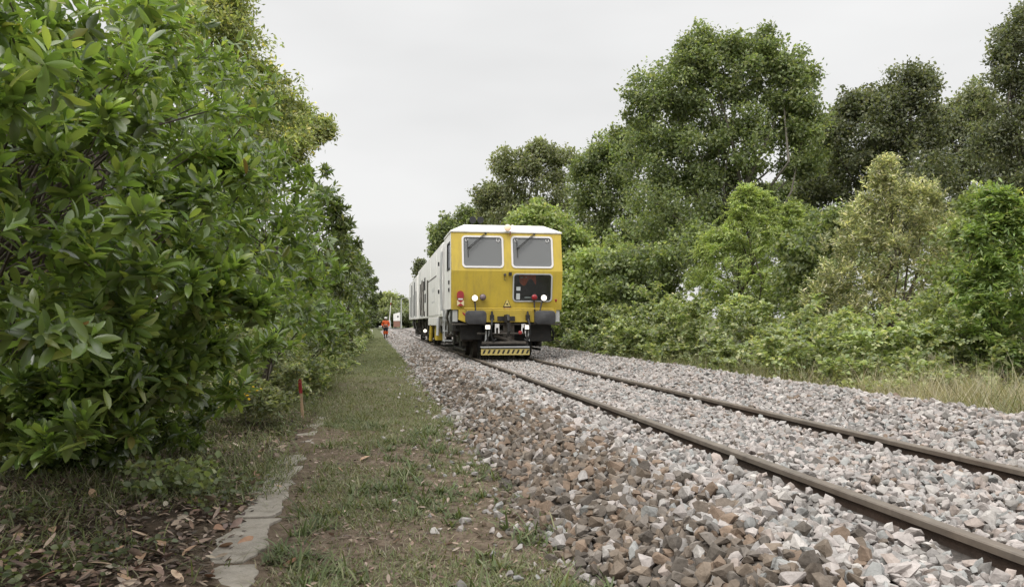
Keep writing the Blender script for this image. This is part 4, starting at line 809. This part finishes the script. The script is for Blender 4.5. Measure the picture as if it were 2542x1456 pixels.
def red_board():
    x, z = fp(1143, 731.5); m = MB(); a = [(math.cos(t)*.088, math.sin(t)*.088+.02) for t in np.linspace(0, math.pi, 13)]+[(-.088, -.085), (.088, -.085)]
    n = len(a); y = face_y(z)-.05
    m.add([(x+p, y, z+q) for p, q in a]+[(x+p, y+.05, z+q) for p, q in a], [tuple(range(n)), tuple(range(2*n-1, n-1, -1))]+[(i, (i+1) % n, n+(i+1) % n, n+i) for i in range(n)])
    m.tube([(x, y+.02, z-.08), (x, y+.02, z-.30)], .018, 8); o = m.build('signal_board', 'red_paint', TRAIN)
    MB().span((x-.06, y-.008, z-.125), (x+.06, y+.01, z-.09)).build('white_strip', 'frame_white', o)
    q = MB(); zc = z-.21
    for i, (p, mi) in enumerate([((-.09, .08), 0), ((-.09, -.08), 1), ((.09, -.08), 0), ((.09, .08), 1)]): pass
    q.add([(x-.09, y-.006, zc+.075), (x, y-.006, zc), (x-.09, y-.006, zc-.075)], [(0, 1, 2)], 0); q.add([(x+.09, y-.006, zc+.075), (x+.09, y-.006, zc-.075), (x, y-.006, zc)], [(0, 1, 2)], 0)
    q.add([(x-.09, y-.006, zc+.075), (x+.09, y-.006, zc+.075), (x, y-.006, zc)], [(0, 1, 2)], 1); q.add([(x-.09, y-.006, zc-.075), (x, y-.006, zc), (x+.09, y-.006, zc-.075)], [(0, 1, 2)], 1)
    q.span((x-.09, y, zc-.075), (x+.09, y+.02, zc+.075), 1); q.build('tail_plate', ['cream_plate', 'red_paint'], o)
red_board()
def warning():
    x, z = fp(1260, 752); y = face_y(z)-.008; h = .115
    def tri(s, yy): return [(x-s*.87, yy, z-s*.85), (x+s*.87, yy, z-s*.85), (x, yy, z+s*1.05)]
    m = MB(); a = tri(.13, y); b = tri(.13, y+.01); m.add(a+b, [(0, 1, 2), (3, 5, 4), (0, 3, 4, 1), (1, 4, 5, 2), (2, 5, 3, 0)]); o = m.build('warning_sign', 'hazard_black', TRAIN)
    m = MB(); m.add(tri(.098, y-.004), [(0, 1, 2)]); m.build('sign_face', 'pale_yellow', o)
    m = MB(); pts = []
    for i in range(16):
        a_ = 2*math.pi*i/16; r = .032 if i % 2 == 0 else .019; pts.append((x+r*math.cos(a_), y-.008, z-.025+r*math.sin(a_)))
    m.add(pts, [tuple(range(16))]); m.build('symbol', 'hazard_black', o)
    x, z = fp(1260, 766); m = MB(); y = -.0; m.span((x-.085, face_y(1.32)-.02, z-.045), (x+.085, face_y(1.32)-.005, z+.045)); o = m.build('red_label', 'red_paint', TRAIN)
    yy = face_y(1.32)-.023
    for q, wd in ((.015, .06), (-.012, .045)): MB().span((x-wd, yy, z+q-.006), (x+wd, yy+.002, z+q+.006)).build('text_line', 'cream_plate', o)
warning()
def small_front():
    x, z = fp(1265.5, 680); m = MB(); m.box((x, -.05, z), (.075, .10, .085)); m.build('camera_box', 'rubber', TRAIN, bevel=.008)
    x, z = fp(1252.5, 682); m = MB(); m.lathe((x, -.0, z), (0, -1, 0), [(0, .03), (.06, .038), (.085, .03)], 12); m.tube([(x, -.03, z-.03), (x-.02, -.03, z-.12), (x+.02, -.02, z-.15)], .008, 6); m.build('horn', 'grimy_metal', TRAIN)
    x, z = fp(1268, 573); MB().tube([(x, .10, z), (x-.01, .10, z-.12)], .01, 6).build('cable', 'red_paint', TRAIN)
    x, z = fp(1379, 746); m = MB(); m.lathe((x, -.02, z), (0, 0, 1), [(-.04, .012), (0, .03), (.03, .035), (.04, .03)], 10, 0); m.tube([(x, -.02, z-.04), (x, .0, 1.2)], .014, 6, 1); m.build('side_marker', ['red_paint', 'yellow_paint'], TRAIN)
    for px in (1170, 1189):
        x, z = fp(px, 549, 1.4); m = MB(); m.lathe((x, 1.3, z), (0, -1, 0), [(0, .03), (.12, .05), (.2, .095), (.2, .08)], 16); m.tube([(x, 1.3, z-.03), (x, 1.3, ZR-.01)], .025, 8); m.build('air_horn', 'rubber', TRAIN, smooth=True)
    m = MB(); m.lathe((.28, .9, ZR), (0, 0, 1), [(0, .03), (.06, .03), (.08, .015)], 10); m.build('antenna', 'frame_white', TRAIN)
    m = MB(); z = 1.318; m.tube([(-1.15, -.02, z), (1.2, -.02, z)], .016, 8); [m.tube([(q, -.02, z), (q, .1, z)], .012, 6) for q in (-1.1, -.4, .4, 1.1)]; m.build('handrail', 'yellow_paint', TRAIN)
small_front()
def beam_and_buffers():
    zb = .965; m = MB(); bw = 1.2
    m.add([(-1.28, .08, Z0-.02), (1.28, .08, Z0-.02), (1.28, .08, 1.12), (1.0, .08, zb), (-1.12, .08, zb), (-1.28, .08, 1.03), (-1.28, .22, Z0-.02), (1.28, .22, Z0-.02), (1.28, .22, 1.12), (1.0, .22, zb), (-1.12, .22, zb), (-1.28, .22, 1.03)],
          [(0, 1, 2, 3, 4, 5), (11, 10, 9, 8, 7, 6)]+[(i, (i+1) % 6, 6+(i+1) % 6, 6+i) for i in range(6)])
    m.build('buffer_beam', 'yellow_paint', TRAIN, bevel=.008)
    for a, b in ((1155, 1208), (1327, 1379.5)):
        x0, z1 = fp(a, 770.5, -.5); x1, z0 = fp(b, 804.5, -.5); xc, zc = (x0+x1)/2, (z0+z1)/2; hw, hh = (x1-x0)/2, (z1-z0)/2
        q = rrect(xc-hw, xc+hw, zc-hh, zc+hh, .095, 5); n = len(q); m = MB()
        dome = lambda x, z: -.50-.045*(1-((x-xc)/hw)**2*.8)*(1-((z-zc)/hh)**2*.8)
        rings = []
        for s in (1.0, .94, .7, .4): rings.append([(xc+(x-xc)*s, dome(xc+(x-xc)*s, zc+(z-zc)*s)+(.03 if s == 1 else 0), zc+(z-zc)*s) for x, z in q])
        V = [(x, -.44, z) for x, z in q]+sum(rings, []); F = []
        for k in range(4):
            for i in range(n): F.append((k*n+i, k*n+(i+1) % n, (k+1)*n+(i+1) % n, (k+1)*n+i))
        F += [tuple(range(n)), tuple(4*n+i for i in range(n))]; m.add(V, F); o = m.build('buffer', 'buffer_black', TRAIN, smooth=True)
        m = MB(); m.tube([(xc, -.44, zc), (xc, -.2, zc)], .10, 16); m.tube([(xc, -.22, zc), (xc, .08, zc)], .135, 16); m.box((xc, .06, zc), (.36, .03, .34)); m.build('buffer_stem', 'grimy_metal', o)
    m = MB(); xh, zh = fp(1260, 793, -.2); m.box((xh, .06, zh+.03), (.46, .05, .12)); m.box((xh, -.04, zh+.03), (.11, .2, .2)); m.tube([(xh, -.1, zh+.1), (xh, -.28, zh+.09), (xh, -.32, zh), (xh, -.2, zh-.09), (xh, -.1, zh-.05)], .045, 8)
    m.tube([(xh, -.25, zh), (xh+.02, -.27, zh-.3), (xh, -.22, zh-.42)], .04, 8); m.build('coupling_hook', 'black_metal', TRAIN)
    for s, px in ((-1, 1222), (1, 1311)):
        x, z = fp(px, 786, -.1); m = MB(); m.box((x, -.02, z-.02), (.10, .12, .14)); m.tube([(x, -.05, z-.05), (x+.03*s, -.16, z-.22), (x+.05*s, -.14, z-.45), (x-.02*s, -.10, z-.62), (x-.1*s, -.06, z-.58)], .028, 8)
        m.lathe((x, -.02, z+.05), (0, 0, 1), [(0, .04), (.05, .03), (.1, .02)], 8); m.build('brake_hose', 'rubber', TRAIN)
    for px in (1234, 1300):
        x, z = fp(px, 815, -.1); m = MB(); m.box((x, -.06, z+.07), (.11, .03, .10)); m.box((x-.045, -.06, z-.05), (.028, .03, .14)); m.box((x+.045, -.06, z-.05), (.028, .03, .14)); m.build('white_bracket', 'frame_white', TRAIN)
    for px in (1210.5, 1308.5):
        x, z = fp(px, 811.5, -.1); o = MB().box((x, -.05, z), (.16, .10, .14)).build('work_light', 'rubber', TRAIN); MB().box((x, -.105, z), (.12, .012, .10)).build('lens', 'lamp_on', o)
    x, z = fp(1150, 782, .1); m = MB(); m.tube([(x-.08, .12, z+.12), (x+.16, .06, z-.1)], .03, 8); m.build('hose', 'red_paint', TRAIN)
    for s in (-1, 1): MB().span((s*1.3, .16, .98), (s*1.42, .30, 1.29)).build('grey_bracket', 'grey_paint', TRAIN)
    m = MB(); m.span((-1.45, .12, .90), (1.45, .24, .94)); m.build('cross_rail', 'grimy_metal', TRAIN)
beam_and_buffers()
def plough():
    x0, z1 = fp(1194, 866, -.15); x1, z0 = fp(1313.5, 880, -.15); yb = -.17
    m = MB(); n = 10; wd = (x1-x0)/n; h = z1-z0-.03
    m.span((x0, yb, z0), (x1, yb+.06, z1)); o = m.build('guard_plate', 'pale_yellow', TRAIN)
    for i in range(n):
        a = x0+wd*(i+.22); q = MB(); q.add([(a, yb-.004, z0+.035), (a+wd*.42, yb-.004, z0+.035), (a+wd*.78, yb-.004, z1-.018), (a+wd*.36, yb-.004, z1-.018)], [(0, 1, 2, 3)]); q.build('hazard_stripe', 'hazard_black', o)
    m = MB(); m.box(((x0+x1)/2, yb+.10, z1+.05), (x1-x0, .25, .03)); m.build('foot_plate', 'grey_paint', TRAIN)
    m = MB(); xa, za = fp(1196, 851, -.1); xb, zb = fp(1306, 850, -.1); m.tube([(xa, -.06, za), (xb, -.06, zb)], .04, 10); m.tube([(xa-.1, .05, za+.24), (xb+.1, .05, za+.24)], .03, 8); m.build('cross_bar', 'grimy_metal', TRAIN)
    for s, px, py in ((1, 1215, 838), (-1, 1302, 838)):
        xa, za = fp(px, 815, 0); m = MB(); m.add([(xa-s*.10, -.01, .86), (xa+s*.02, -.01, .86), (xa-s*.02, -.03, .60), (xa-s*.13, -.03, .46), (xa-s*.10, .02, .86), (xa+s*.02, .02, .86), (xa-s*.02, .0, .60), (xa-s*.13, .0, .46)], [(0, 1, 2, 3), (7, 6, 5, 4), (0, 4, 5, 1), (1, 5, 6, 2), (2, 6, 7, 3), (3, 7, 4, 0)]); m.build('support_plate', 'grey_paint', TRAIN)
        m = MB(); m.tube([(xa-s*.05, .02, .9), (xa-s*.06, -.05, .3)], .03, 8); m.build('strut', 'black_metal', TRAIN)
    m = MB(); m.tube([(-.35, .1, .62), (.3, .12, .42)], .05, 8); m.tube([(-.3, .2, .72), (.1, .2, .70)], .05, 8); m.tube([(.05, .15, .95), (.05, .1, .45)], .07, 8); m.box((.05, .3, .7), (.3, .3, .4)); m.build('drawbar', 'grimy_metal', TRAIN)
    m = MB(); m.span((-.72, .5, .25), (.72, .6, .95)); m.build('under_plate', 'dark_void', TRAIN)
    x, z = fp(1291, 849.5, -.1); MB().lathe((x, -.08, z+.26), (0, -1, 0), [(0, .05), (.03, .05), (.04, .02)], 10).build('red_tap', 'red_paint', TRAIN)
plough()
def wheelset(root, y, r=.43):
    for s in (-1, 1):
        m = MB(); x = s*.755; m.lathe((x-s*.075, y, r), (s, 0, 0), [(0, r+.028), (.03, r+.028), (.035, r+.002), (.13, r-.004), (.13, r-.07), (.10, r-.09), (.10, .15), (.15, .14), (.15, .07)], 32)
        o = m.build('wheel', 'grimy_metal', root, smooth=True); MB().lathe((x-s*.0, y, r), (s, 0, 0), [(.16, .12), (.22, .12), (.24, .06)], 14).build('hub', 'black_metal', o)
def bogie(root, yc, span=1.8):
    for q in (-1, 1): wheelset(root, yc+q*span/2)
    for s in (-1, 1):
        m = MB(); x = s*1.02; m.span((x-.06, yc-span/2-.55, .60), (x+.06, yc+span/2+.55, .74)); m.span((x-.08, yc-.3, .40), (x+.08, yc+.3, .6))
        for q in (-1, 1): m.span((x-.11, yc+q*span/2-.17, .30), (x+.11, yc+q*span/2+.17, .58))
        m.span((x-.05, yc-span/2-.5, .20), (x+.02, yc+span/2+.5, .26)); m.build('bogie_frame', 'black_metal', root, bevel=.015)
        for q in (-1, 1):
            for e in (-.3, .3):
                m = MB(); n = 72; m.tube([(x+.07*math.cos(k*.62), yc+q*span/2+e+.07*math.sin(k*.62), .34+.26*k/n) for k in range(n)], .016, 5); m.build('spring', 'grimy_metal', root)
bogie(TRAIN, 2.15); bogie(TRAIN, 14.6)
def underworks(root, y0, y1, seed, x=1.28):
    R = np.random.default_rng(seed)
    m = MB(); m.span((-.9, y0, .95), (.9, y1, 1.12)); m.build('underframe', 'black_metal', root)
    y = y0
    while y < y1-.4:
        d = R.uniform(.3, .8); s_ = -1
        h = R.uniform(.25, .55); m = MB(); m.span((-x+R.uniform(0, .12), y, .98-h), (-x+.4, y+d*.85, .98)); m.build('equipment_box', ['black_metal', 'grimy_metal'][R.integers(0, 2)], root, bevel=.02)
        if R.random() < .6:
            yy = y+R.uniform(0, d); m = MB(); m.tube([(-x-.02, yy, 1.2), (-x-.05, yy+.05, .95), (-x+.02, yy+.2, .7), (-x+.04, yy+.5, .62)], .028, 6); m.build('pipe', ['grimy_metal', 'black_metal', 'grey_paint'][R.integers(0, 3)], root)
        y += d
        m = MB(); m.span((x-.4, y, .5), (x, y+.3, 1.0)); m.build('equipment_box', 'black_metal', root, bevel=.02)
underworks(TRAIN, .6, 16.6, 7, 1.24)
def front_clutter():
    # dark gear hanging below the cab's left side, brackets, hoses and steps as in front of the first wheel
    R = np.random.default_rng(9)
    for i in range(9):
        y = .35+i*.26; x = -1.36+R.uniform(-.02, .05); m = MB(); m.tube([(x, y, 1.30), (x-.04, y+.05, 1.1), (x+.02, y+.12, .86), (x+.03, y+.3, .66)], R.uniform(.018, .04), 6); m.build('hose', ['rubber', 'black_metal', 'grimy_metal', 'grey_paint'][int(R.integers(0, 4))], TRAIN)
    m = MB(); m.span((-1.40, .5, .72), (-1.02, 1.6, 1.28)); m.build('equipment_box', 'black_metal', TRAIN, bevel=.02)
    m = MB(); m.span((-1.2, .4, .5), (-.62, .56, .9)); m.build('bogie_shield', 'black_metal', TRAIN, bevel=.02); m = MB(); m.span((.62, .4, .45), (1.25, .7, .92)); m.build('bogie_shield', 'black_metal', TRAIN, bevel=.02)
    m = MB()
    for z in (.42, .70, 1.0): m.span((-1.47, 2.4, z), (-1.22, 2.85, z+.03))
    for y in (2.4, 2.85): m.tube([(-1.45, y, .40), (-1.45, y, 1.35)], .018, 6)
    m.build('step_ladder', 'grey_paint', TRAIN)
    m = MB(); m.tube([(-1.52, 2.72, 1.3), (-1.55, 2.72, 2.2), (-1.52, 2.72, 3.0)], .02, 8); m.tube([(-1.52, 2.38, 1.3), (-1.55, 2.38, 2.2), (-1.52, 2.38, 3.0)], .02, 8); m.build('grab_rail', 'grey_paint', TRAIN)
    m = MB(); m.tube([(1.15, .3, .92), (1.3, .35, .7), (1.32, .5, .5), (1.2, .6, .45)], .03, 8); m.build('hose', 'rubber', TRAIN)
front_clutter()
def body_shell(root, y0, y1, zb, ze, zr, material='white_paint', cut=.30):
    m = MB(); prof = [(-HW, zb), (-HW, ze), (-HW+cut, zr), (HW-cut, zr), (HW, ze), (HW, zb)]; n = 6
    V = [(x, y, z) for y in (y0, y1) for x, z in prof]
    m.add(V, [tuple(range(n)), tuple(2*n-1-i for i in range(n))]+[(i, (i+1) % n, n+(i+1) % n, n+i) for i in range(n)]); return m.build('body', material, root, bevel=.02)
def white_body():
    m = MB(); m.span((-HW+.12, 2.25, 1.1), (HW-.12, 3.0, 3.3)); m.build('vestibule', 'dark_void', TRAIN)
    body_shell(TRAIN, 3.0, 16.8, 1.13, 3.30, 3.48)
    x = -HW
    def panel(name, y0, y1, z0, z1, t=.012, mt='white_paint', root=TRAIN): return MB().span((x-t, y0, z0), (x+.01, y1, z1)).build(name, mt, root, bevel=.004)
    panel('side_door', 3.08, 3.9, 1.2, 3.15, .015)
    for zz in (1.9, 2.75): MB().box((x-.03, 3.98, zz), (.05, .06, .12)).build('hinge', 'rubber', TRAIN)
    panel('side_panel', 4.2, 5.3, 1.2, 2.42, .012)
    pl = panel('side_panel', 5.35, 9.2, 1.2, 2.44, .014)
    MB().span((x-.022, 5.35, 2.445), (x+.01, 9.2, 2.475)).build('drip_rail', 'grimy_metal', TRAIN)
    # grey lettering too small to read from here: two short rows of strokes
    R = np.random.default_rng(2)
    q = MB()
    for row, (zz, hh) in enumerate(((1.98, .14), (1.62, .07))):
        yy = 6.0
        while yy < 7.3:
            dd = R.uniform(.10, .18); q.span((x-.017, yy, zz), (x-.0145, yy+dd*.6, zz+hh)); yy += dd+.08
    q.build('side_lettering', 'grey_paint', pl)
    panel('louvre_panel', 9.45, 10.1, 1.2, 2.55, .02, 'grimy_metal')
    for y in (11.2, 13.2): o = panel('opening', y, y+.75, 2.25, 2.75, .006, 'dark_void')
    for y, z0, z1 in ((11.0, 1.75, 2.1), (12.2, 1.6, 2.15), (13.4, 1.5, 1.9), (11.6, 1.22, 1.42), (13.2, 1.2, 1.4)): panel('opening', y, y+.8, z0, z1, .006, 'dark_void')
    for y in (11.5, 12.7, 13.9): MB().tube([(x-.05, y, 1.25), (x-.07, y, 1.9), (x-.05, y+.1, 2.6)], .03, 6).build('pipe', 'grimy_metal', TRAIN)
    panel('post', 14.9, 15.15, 1.15, 3.2, .02, 'grey_paint')
    for y in (5.3, 8.2): panel('post', y, y+.05, 2.5, 3.2, .01)
    m = MB(); m.span((x-.01, 4.6, .86), (-HW+.4, 9.4, 1.125)); m.build('skirt_box', 'white_paint', TRAIN, bevel=.015)
    m = MB(); m.tube([(x, 4.5, 1.1), (x-.03, 4.45, .55)], .05, 8); m.build('post', 'grey_paint', TRAIN)
    m = MB(); m.span((x+.1, 6.8, .35), (x+.4, 7.6, .85)); m.build('tamping_arm', 'yellow_paint', TRAIN, bevel=.02); m = MB(); m.tube([(x+.05, 8.3, .85), (x+.02, 8.4, .3)], .07, 8); m.build('tamping_arm', 'yellow_paint', TRAIN, bevel=.02)
    o = MB().lathe((x+.08, 12.9, .62), (0, -1, 0), [(0, .05), (.08, .08), (.1, .08)], 14).build('work_light', 'rubber', TRAIN); MB().lathe((x+.08, 12.8-.002, .62), (0, -1, 0), [(0, .07), (.02, .04)], 14).build('lens', 'lamp_on', o)
    m = MB(); m.span((-.35, 5, 3.48), (.35, 8, 3.62)); m.build('roof_unit', 'grey_paint', TRAIN, bevel=.03)
white_body()
def rear_wagon():
    r = empty('rail_wagon', (TX, FY+17.6, 0), 'white rear wagon with dark side openings coupled behind the yellow fronted train', 'rail wagon')
    x = -HW; body_shell(r, .25, 9.6, 1.13, 3.2, 3.42)
    for y0, y1, z0, z1 in ((.9, 1.5, 1.25, 2.5), (2.4, 3.1, 1.3, 3.0), (3.6, 4.2, 1.25, 2.4), (5.5, 6.3, 1.25, 3.0), (7.4, 8.2, 1.3, 2.4)): MB().span((x-.006, y0, z0), (x+.01, y1, z1)).build('opening', 'dark_void', r)
    for y in (1.9, 3.3, 4.9, 7.0): MB().span((x-.02, y, 1.15), (x+.01, y+.15, 3.15)).build('post', 'grey_paint', r)
    bogie(r, 1.9); bogie(r, 8.0); underworks(r, .4, 9.4, 17, 1.24)
    m = MB(); m.span((-.2, -.8, .95), (.2, .3, 1.1)); m.build('drawbar', 'black_metal', r)
rear_wagon()

# ------------------------------------------------------------------ stakes, walker, crossing
def stake(label, x, y, h, lean, red):
    z = float(ground_z(np.array(x), np.array(y)))-.04; o = empty('marker_stake', (x, y, z), label, 'stake', 'red topped wooden stakes'); m = MB(); w_ = .022
    def seg(a, b, name, mt, ww):
        q = MB(); V = []
        for t in (a, b): V += [(lean*t+sx*ww, sy*ww*.8, t) for sx, sy in ((-1, -1), (1, -1), (1, 1), (-1, 1))]
        q.add(V, [(0, 1, 2, 3), (7, 6, 5, 4)]+[(i, (i+1) % 4, 4+(i+1) % 4, 4+i) for i in range(4)]); q.build(name, mt, o, bevel=.004)
    seg(0, h-red, 'shaft', 'wood', w_*.85); seg(h-red, h, 'painted_top', 'red_paint', w_)
stake('wooden stake with red top standing at the near edge of the path', *at(752, 1040, 10.9)[:2], .58, -.08, .20)
stake('short red topped stake in the grass, second along the hedge foot', *at(852, 878, 33)[:2], .34, .02, .30)
stake('farthest red topped stake, tiny beside the dark hollow of the hedge', *at(883, 853, 50)[:2], .42, .0, .36)

def skin(name, parent, J, B, material, sub=2, root=0):
    me = bpy.data.meshes.new(name); bm = bmesh.new(); lay = bm.verts.layers.skin.verify(); vs_ = [bm.verts.new(j[:3]) for j in J]
    for v, j in zip(vs_, J):
        s = v[lay]; s.radius = (j[3], j[4] if len(j) > 4 else j[3]); s.use_root = False
    vs_[root][lay].use_root = True
    for a, b in B: bm.edges.new((vs_[a], vs_[b]))
    bm.to_mesh(me); bm.free(); me.materials.append(MAT[material]); o = bpy.data.objects.new(name, me); COL.objects.link(o); o.parent = parent
    k = o.modifiers.new('skin', 'SKIN'); k.use_smooth_shade = True; o.modifiers.new('sub', 'SUBSURF').levels = sub; o.modifiers['sub'].render_levels = sub
    return o
def walker():
    x, y = .80, 68.2; z = float(ground_z(np.array(x), np.array(y)))
    p = empty('person', (x, y, z), 'worker in orange jacket and white helmet walking on the path beside the train', 'person', rz=.08)
    # facing -Y (towards the camera), mid stride, forearms brought forward to the belt
    J = [(0, 0, .95, .12, .15), (0, -.01, 1.15, .12, .14), (0, -.02, 1.36, .13, .17), (0, -.03, 1.50, .06), (0, -.04, 1.58, .075), (0, -.05, 1.66, .10, .085), (0, -.04, 1.74, .07),
         (-.10, 0, .90, .095), (-.11, -.10, .50, .06), (-.10, -.02, .10, .045), (-.10, -.16, .04, .04), (.10, 0, .90, .095), (.10, .04, .50, .06), (.10, .20, .12, .045), (.10, .10, .05, .04),
         (-.19, -.02, 1.42, .065), (-.27, .02, 1.15, .05), (-.20, -.18, .98, .036), (-.17, -.26, .95, .038), (.19, -.02, 1.42, .065), (.27, .02, 1.15, .05), (.20, -.18, .98, .036), (.17, -.26, .95, .038)]
    B = [(0, 1), (1, 2), (2, 3), (3, 4), (4, 5), (5, 6), (0, 7), (7, 8), (8, 9), (9, 10), (0, 11), (11, 12), (12, 13), (13, 14), (2, 15), (15, 16), (16, 17), (17, 18), (2, 19), (19, 20), (20, 21), (21, 22)]
    body = skin('body', p, J, B, 'skin')
    jk = [(0, 0, 1.0, .17, .21), (0, -.01, 1.18, .16, .19), (0, -.02, 1.38, .16, .21), (0, -.03, 1.49, .085), (-.20, -.02, 1.42, .095), (-.29, .02, 1.16, .082), (-.22, -.16, 1.01, .062), (.20, -.02, 1.42, .095), (.29, .02, 1.16, .082), (.22, -.16, 1.01, .062)]
    skin('jacket', p, jk, [(0, 1), (1, 2), (2, 3), (2, 4), (4, 5), (5, 6), (2, 7), (7, 8), (8, 9)], 'orange_cloth')
    tr = [(0, 0, .93, .15, .18), (-.10, 0, .86, .12), (-.11, -.10, .52, .085), (-.105, -.05, .22, .07), (.10, 0, .86, .12), (.10, .04, .52, .085), (.10, .14, .22, .07)]
    tro = skin('trousers', p, tr, [(0, 1), (1, 2), (2, 3), (0, 4), (4, 5), (5, 6)], 'navy_cloth')
    for a, b in (((-.112, -.115, .62), (-.112, -.095, .38)), ((.10, .025, .62), (.10, .075, .38))):
        MB().tube([a, ((a[0]+b[0])/2, (a[1]+b[1])/2-.01, .5), b], [.115, .105, .095], 14).build('knee_panel', 'orange_cloth', tro, smooth=True)
    m = MB(); m.lathe((0, -.045, 1.66), (0, 0, 1), [(0, .135), (.04, .130), (.09, .11), (.125, .07), (.14, .01)], 18); m.box((0, -.16, 1.665), (.16, .10, .018)); m.build('helmet', 'frame_white', p, smooth=True)
    m = MB(); m.tube([(0, 0, 1.13), (0, 0, 1.17)], [.203, .203], 18); m.build('reflective_band', 'reflective_tape', p)
    for s in (-1, 1):
        m = MB(); m.box((s*.035, -.136, 1.645), (.022, .012, .012)); m.build('eye', 'rubber', p)
        c = Vector((s*.17, -.26, .95)); hand = MB()
        for k in range(4): hand.tube([c+Vector((s*(-.03+.018*k)*-1, -.03, -.01)), c+Vector((s*(.03-.018*k), -.075, -.03)), c+Vector((s*(.028-.016*k), -.08, -.07+.006*abs(k-1))), c+Vector((s*(.026-.015*k), -.055, -.09))], [.011, .010, .009, .007], 6)
        hand.tube([c+Vector((-s*.03, -.0, 0)), c+Vector((-s*.055, -.035, -.02)), c+Vector((-s*.05, -.065, -.035))], [.013, .011, .008], 6); hand.build('hand', 'skin', p, smooth=True)
        bx, by, bz = ((-.10, -.07, .05) if s < 0 else (.10, .15, .07)); m = MB(); m.tube([(bx, by+.03, bz+.16), (bx, by+.02, bz+.02)], [.062, .066], 12); m.box((bx, by-.05, bz-.0), (.105, .27, .085)); m.build('boot', 'grimy_metal', p, bevel=.02)
    m = MB(); m.box((0, -.155, 1.63), (.028, .03, .04)); m.build('nose', 'skin', p, bevel=.008)
    MB().box((0, -.142, 1.595), (.045, .01, .01)).build('mouth', 'red_paint', p)
    return p
walker()

def crossing():
    Y = 150.0; m = MB()
    def road(x): return float(ground_z(np.array(x), np.array(Y))) if not (.6 < x < 6.6) else -.02
    xs_ = list(np.linspace(-40, .4, 24))+list(np.linspace(.6, 6.4, 8))+list(np.linspace(6.8, 60, 24)); V = []
    for x in xs_:
        zz = max(road(x), .0)+.03 if x < .6 or x > 6.6 else .006
        V += [(x, Y-2.2, zz), (x, Y+2.6, zz)]
    m.add(V, [(2*i, 2*i+2, 2*i+3, 2*i+1) for i in range(len(xs_)-1)]); tag(m.build('road', 'asphalt'), kind='structure')
    g = lambda x, y: float(ground_z(np.array(x), np.array(y)))
    p = at(966.5, 795, 148); b = empty('crossing_barrier', (p[0], p[1], g(p[0], p[1])), 'raised white level crossing barrier with red bands behind the walker', 'barrier')
    zb = p[2]-b.location.z; t = at(971, 738, 148)-np.array(b.location); s = np.array([0, 0, zb])
    for k in range(9):
        a, e = s+(t-s)*k/9, s+(t-s)*(k+1)/9; MB().tube([a, e], .085-.004*k, 8).build('boom_section', 'red_paint' if k in (6,) else 'frame_white', b)
    m = MB(); m.box((0, 0, zb/2), (.45, .4, zb)); m.build('housing', 'grey_paint', b, bevel=.03); m = MB(); m.box(s-(t-s)*.1, (.2, .25, .5)); m.build('counterweight', 'grimy_metal', b, bevel=.02)
    p = at(984.5, 796, 152); b = empty('signal_cabinet', (p[0], p[1], p[2]-.55), 'white signal cabinet with a round dark opening beside the level crossing', 'cabinet')
    m = MB(); m.span((-.62, -.4, .55), (.62, .4, 1.85)); m.add([(-.62, -.4, 1.85), (.62, -.4, 1.85), (.62, .4, 1.85), (-.62, .4, 1.85), (.40, -.4, 2.15), (.62, -.4, 2.15), (.62, .4, 2.15), (.40, .4, 2.15)], [(0, 1, 5, 4), (2, 3, 7, 6), (1, 2, 6, 5), (3, 0, 4, 7), (4, 5, 6, 7)]); m.build('case', 'white_paint', b)
    m = MB(); m.span((-.6, -.38, -.6), (.6, .38, .55)); m.build('brick_base', 'brick', b); MB().lathe((.2, -.39, 1.35), (0, -1, 0), [(0, .16), (.03, .16)], 14).build('round_opening', 'dark_void', b)
    p = at(1003, 800, 165); b = empty('lamp_pole', (p[0]-.6, p[1], g(p[0], p[1])), 'thin pale pole standing beyond the level crossing', 'pole'); MB().tube([(0, 0, 0), (0, 0, 6.2)], [.13, .09], 8).build('shaft', 'grey_paint', b); MB().tube([(0, 0, 6.1), (.3, -.1, 6.3), (.9, -.3, 6.35)], [.07, .06, .05], 6).build('arm', 'grey_paint', b)
    # white things lying at the hedge foot
    c = at(904, 826, 88); z = g(c[0], c[1]); m = MB(); m.tube([(-.55, 0, .12), (-.3, 0, .10), (0, 0, .18), (.25, 0, .40), (.42, 0, .72)], [.05, .07, .08, .07, .04], 8); o = m.build('bent_pipe', 'frame_white', None, smooth=True); o.location = (c[0], c[1], z); tag(o, 'curved white plastic pipe lying at the hedge foot before the walker', 'pipe')
    c = at(919.5, 829, 92); z = g(c[0], c[1]); m = MB(); m.box((0, 0, .26), (.5, .4, .52)); m.tube([(-.12, 0, .5), (-.08, 0, .6), (.08, 0, .6), (.12, 0, .5)], .02, 6); o = m.build('white_box', 'white_paint', None, bevel=.06); o.location = (c[0], c[1], z); tag(o, 'small white box standing on the grass left of the walker', 'box')
crossing()
print('objects', len(SC.objects), 'faces', sum(len(o.data.polygons) for o in SC.objects if o.type == 'MESH'))
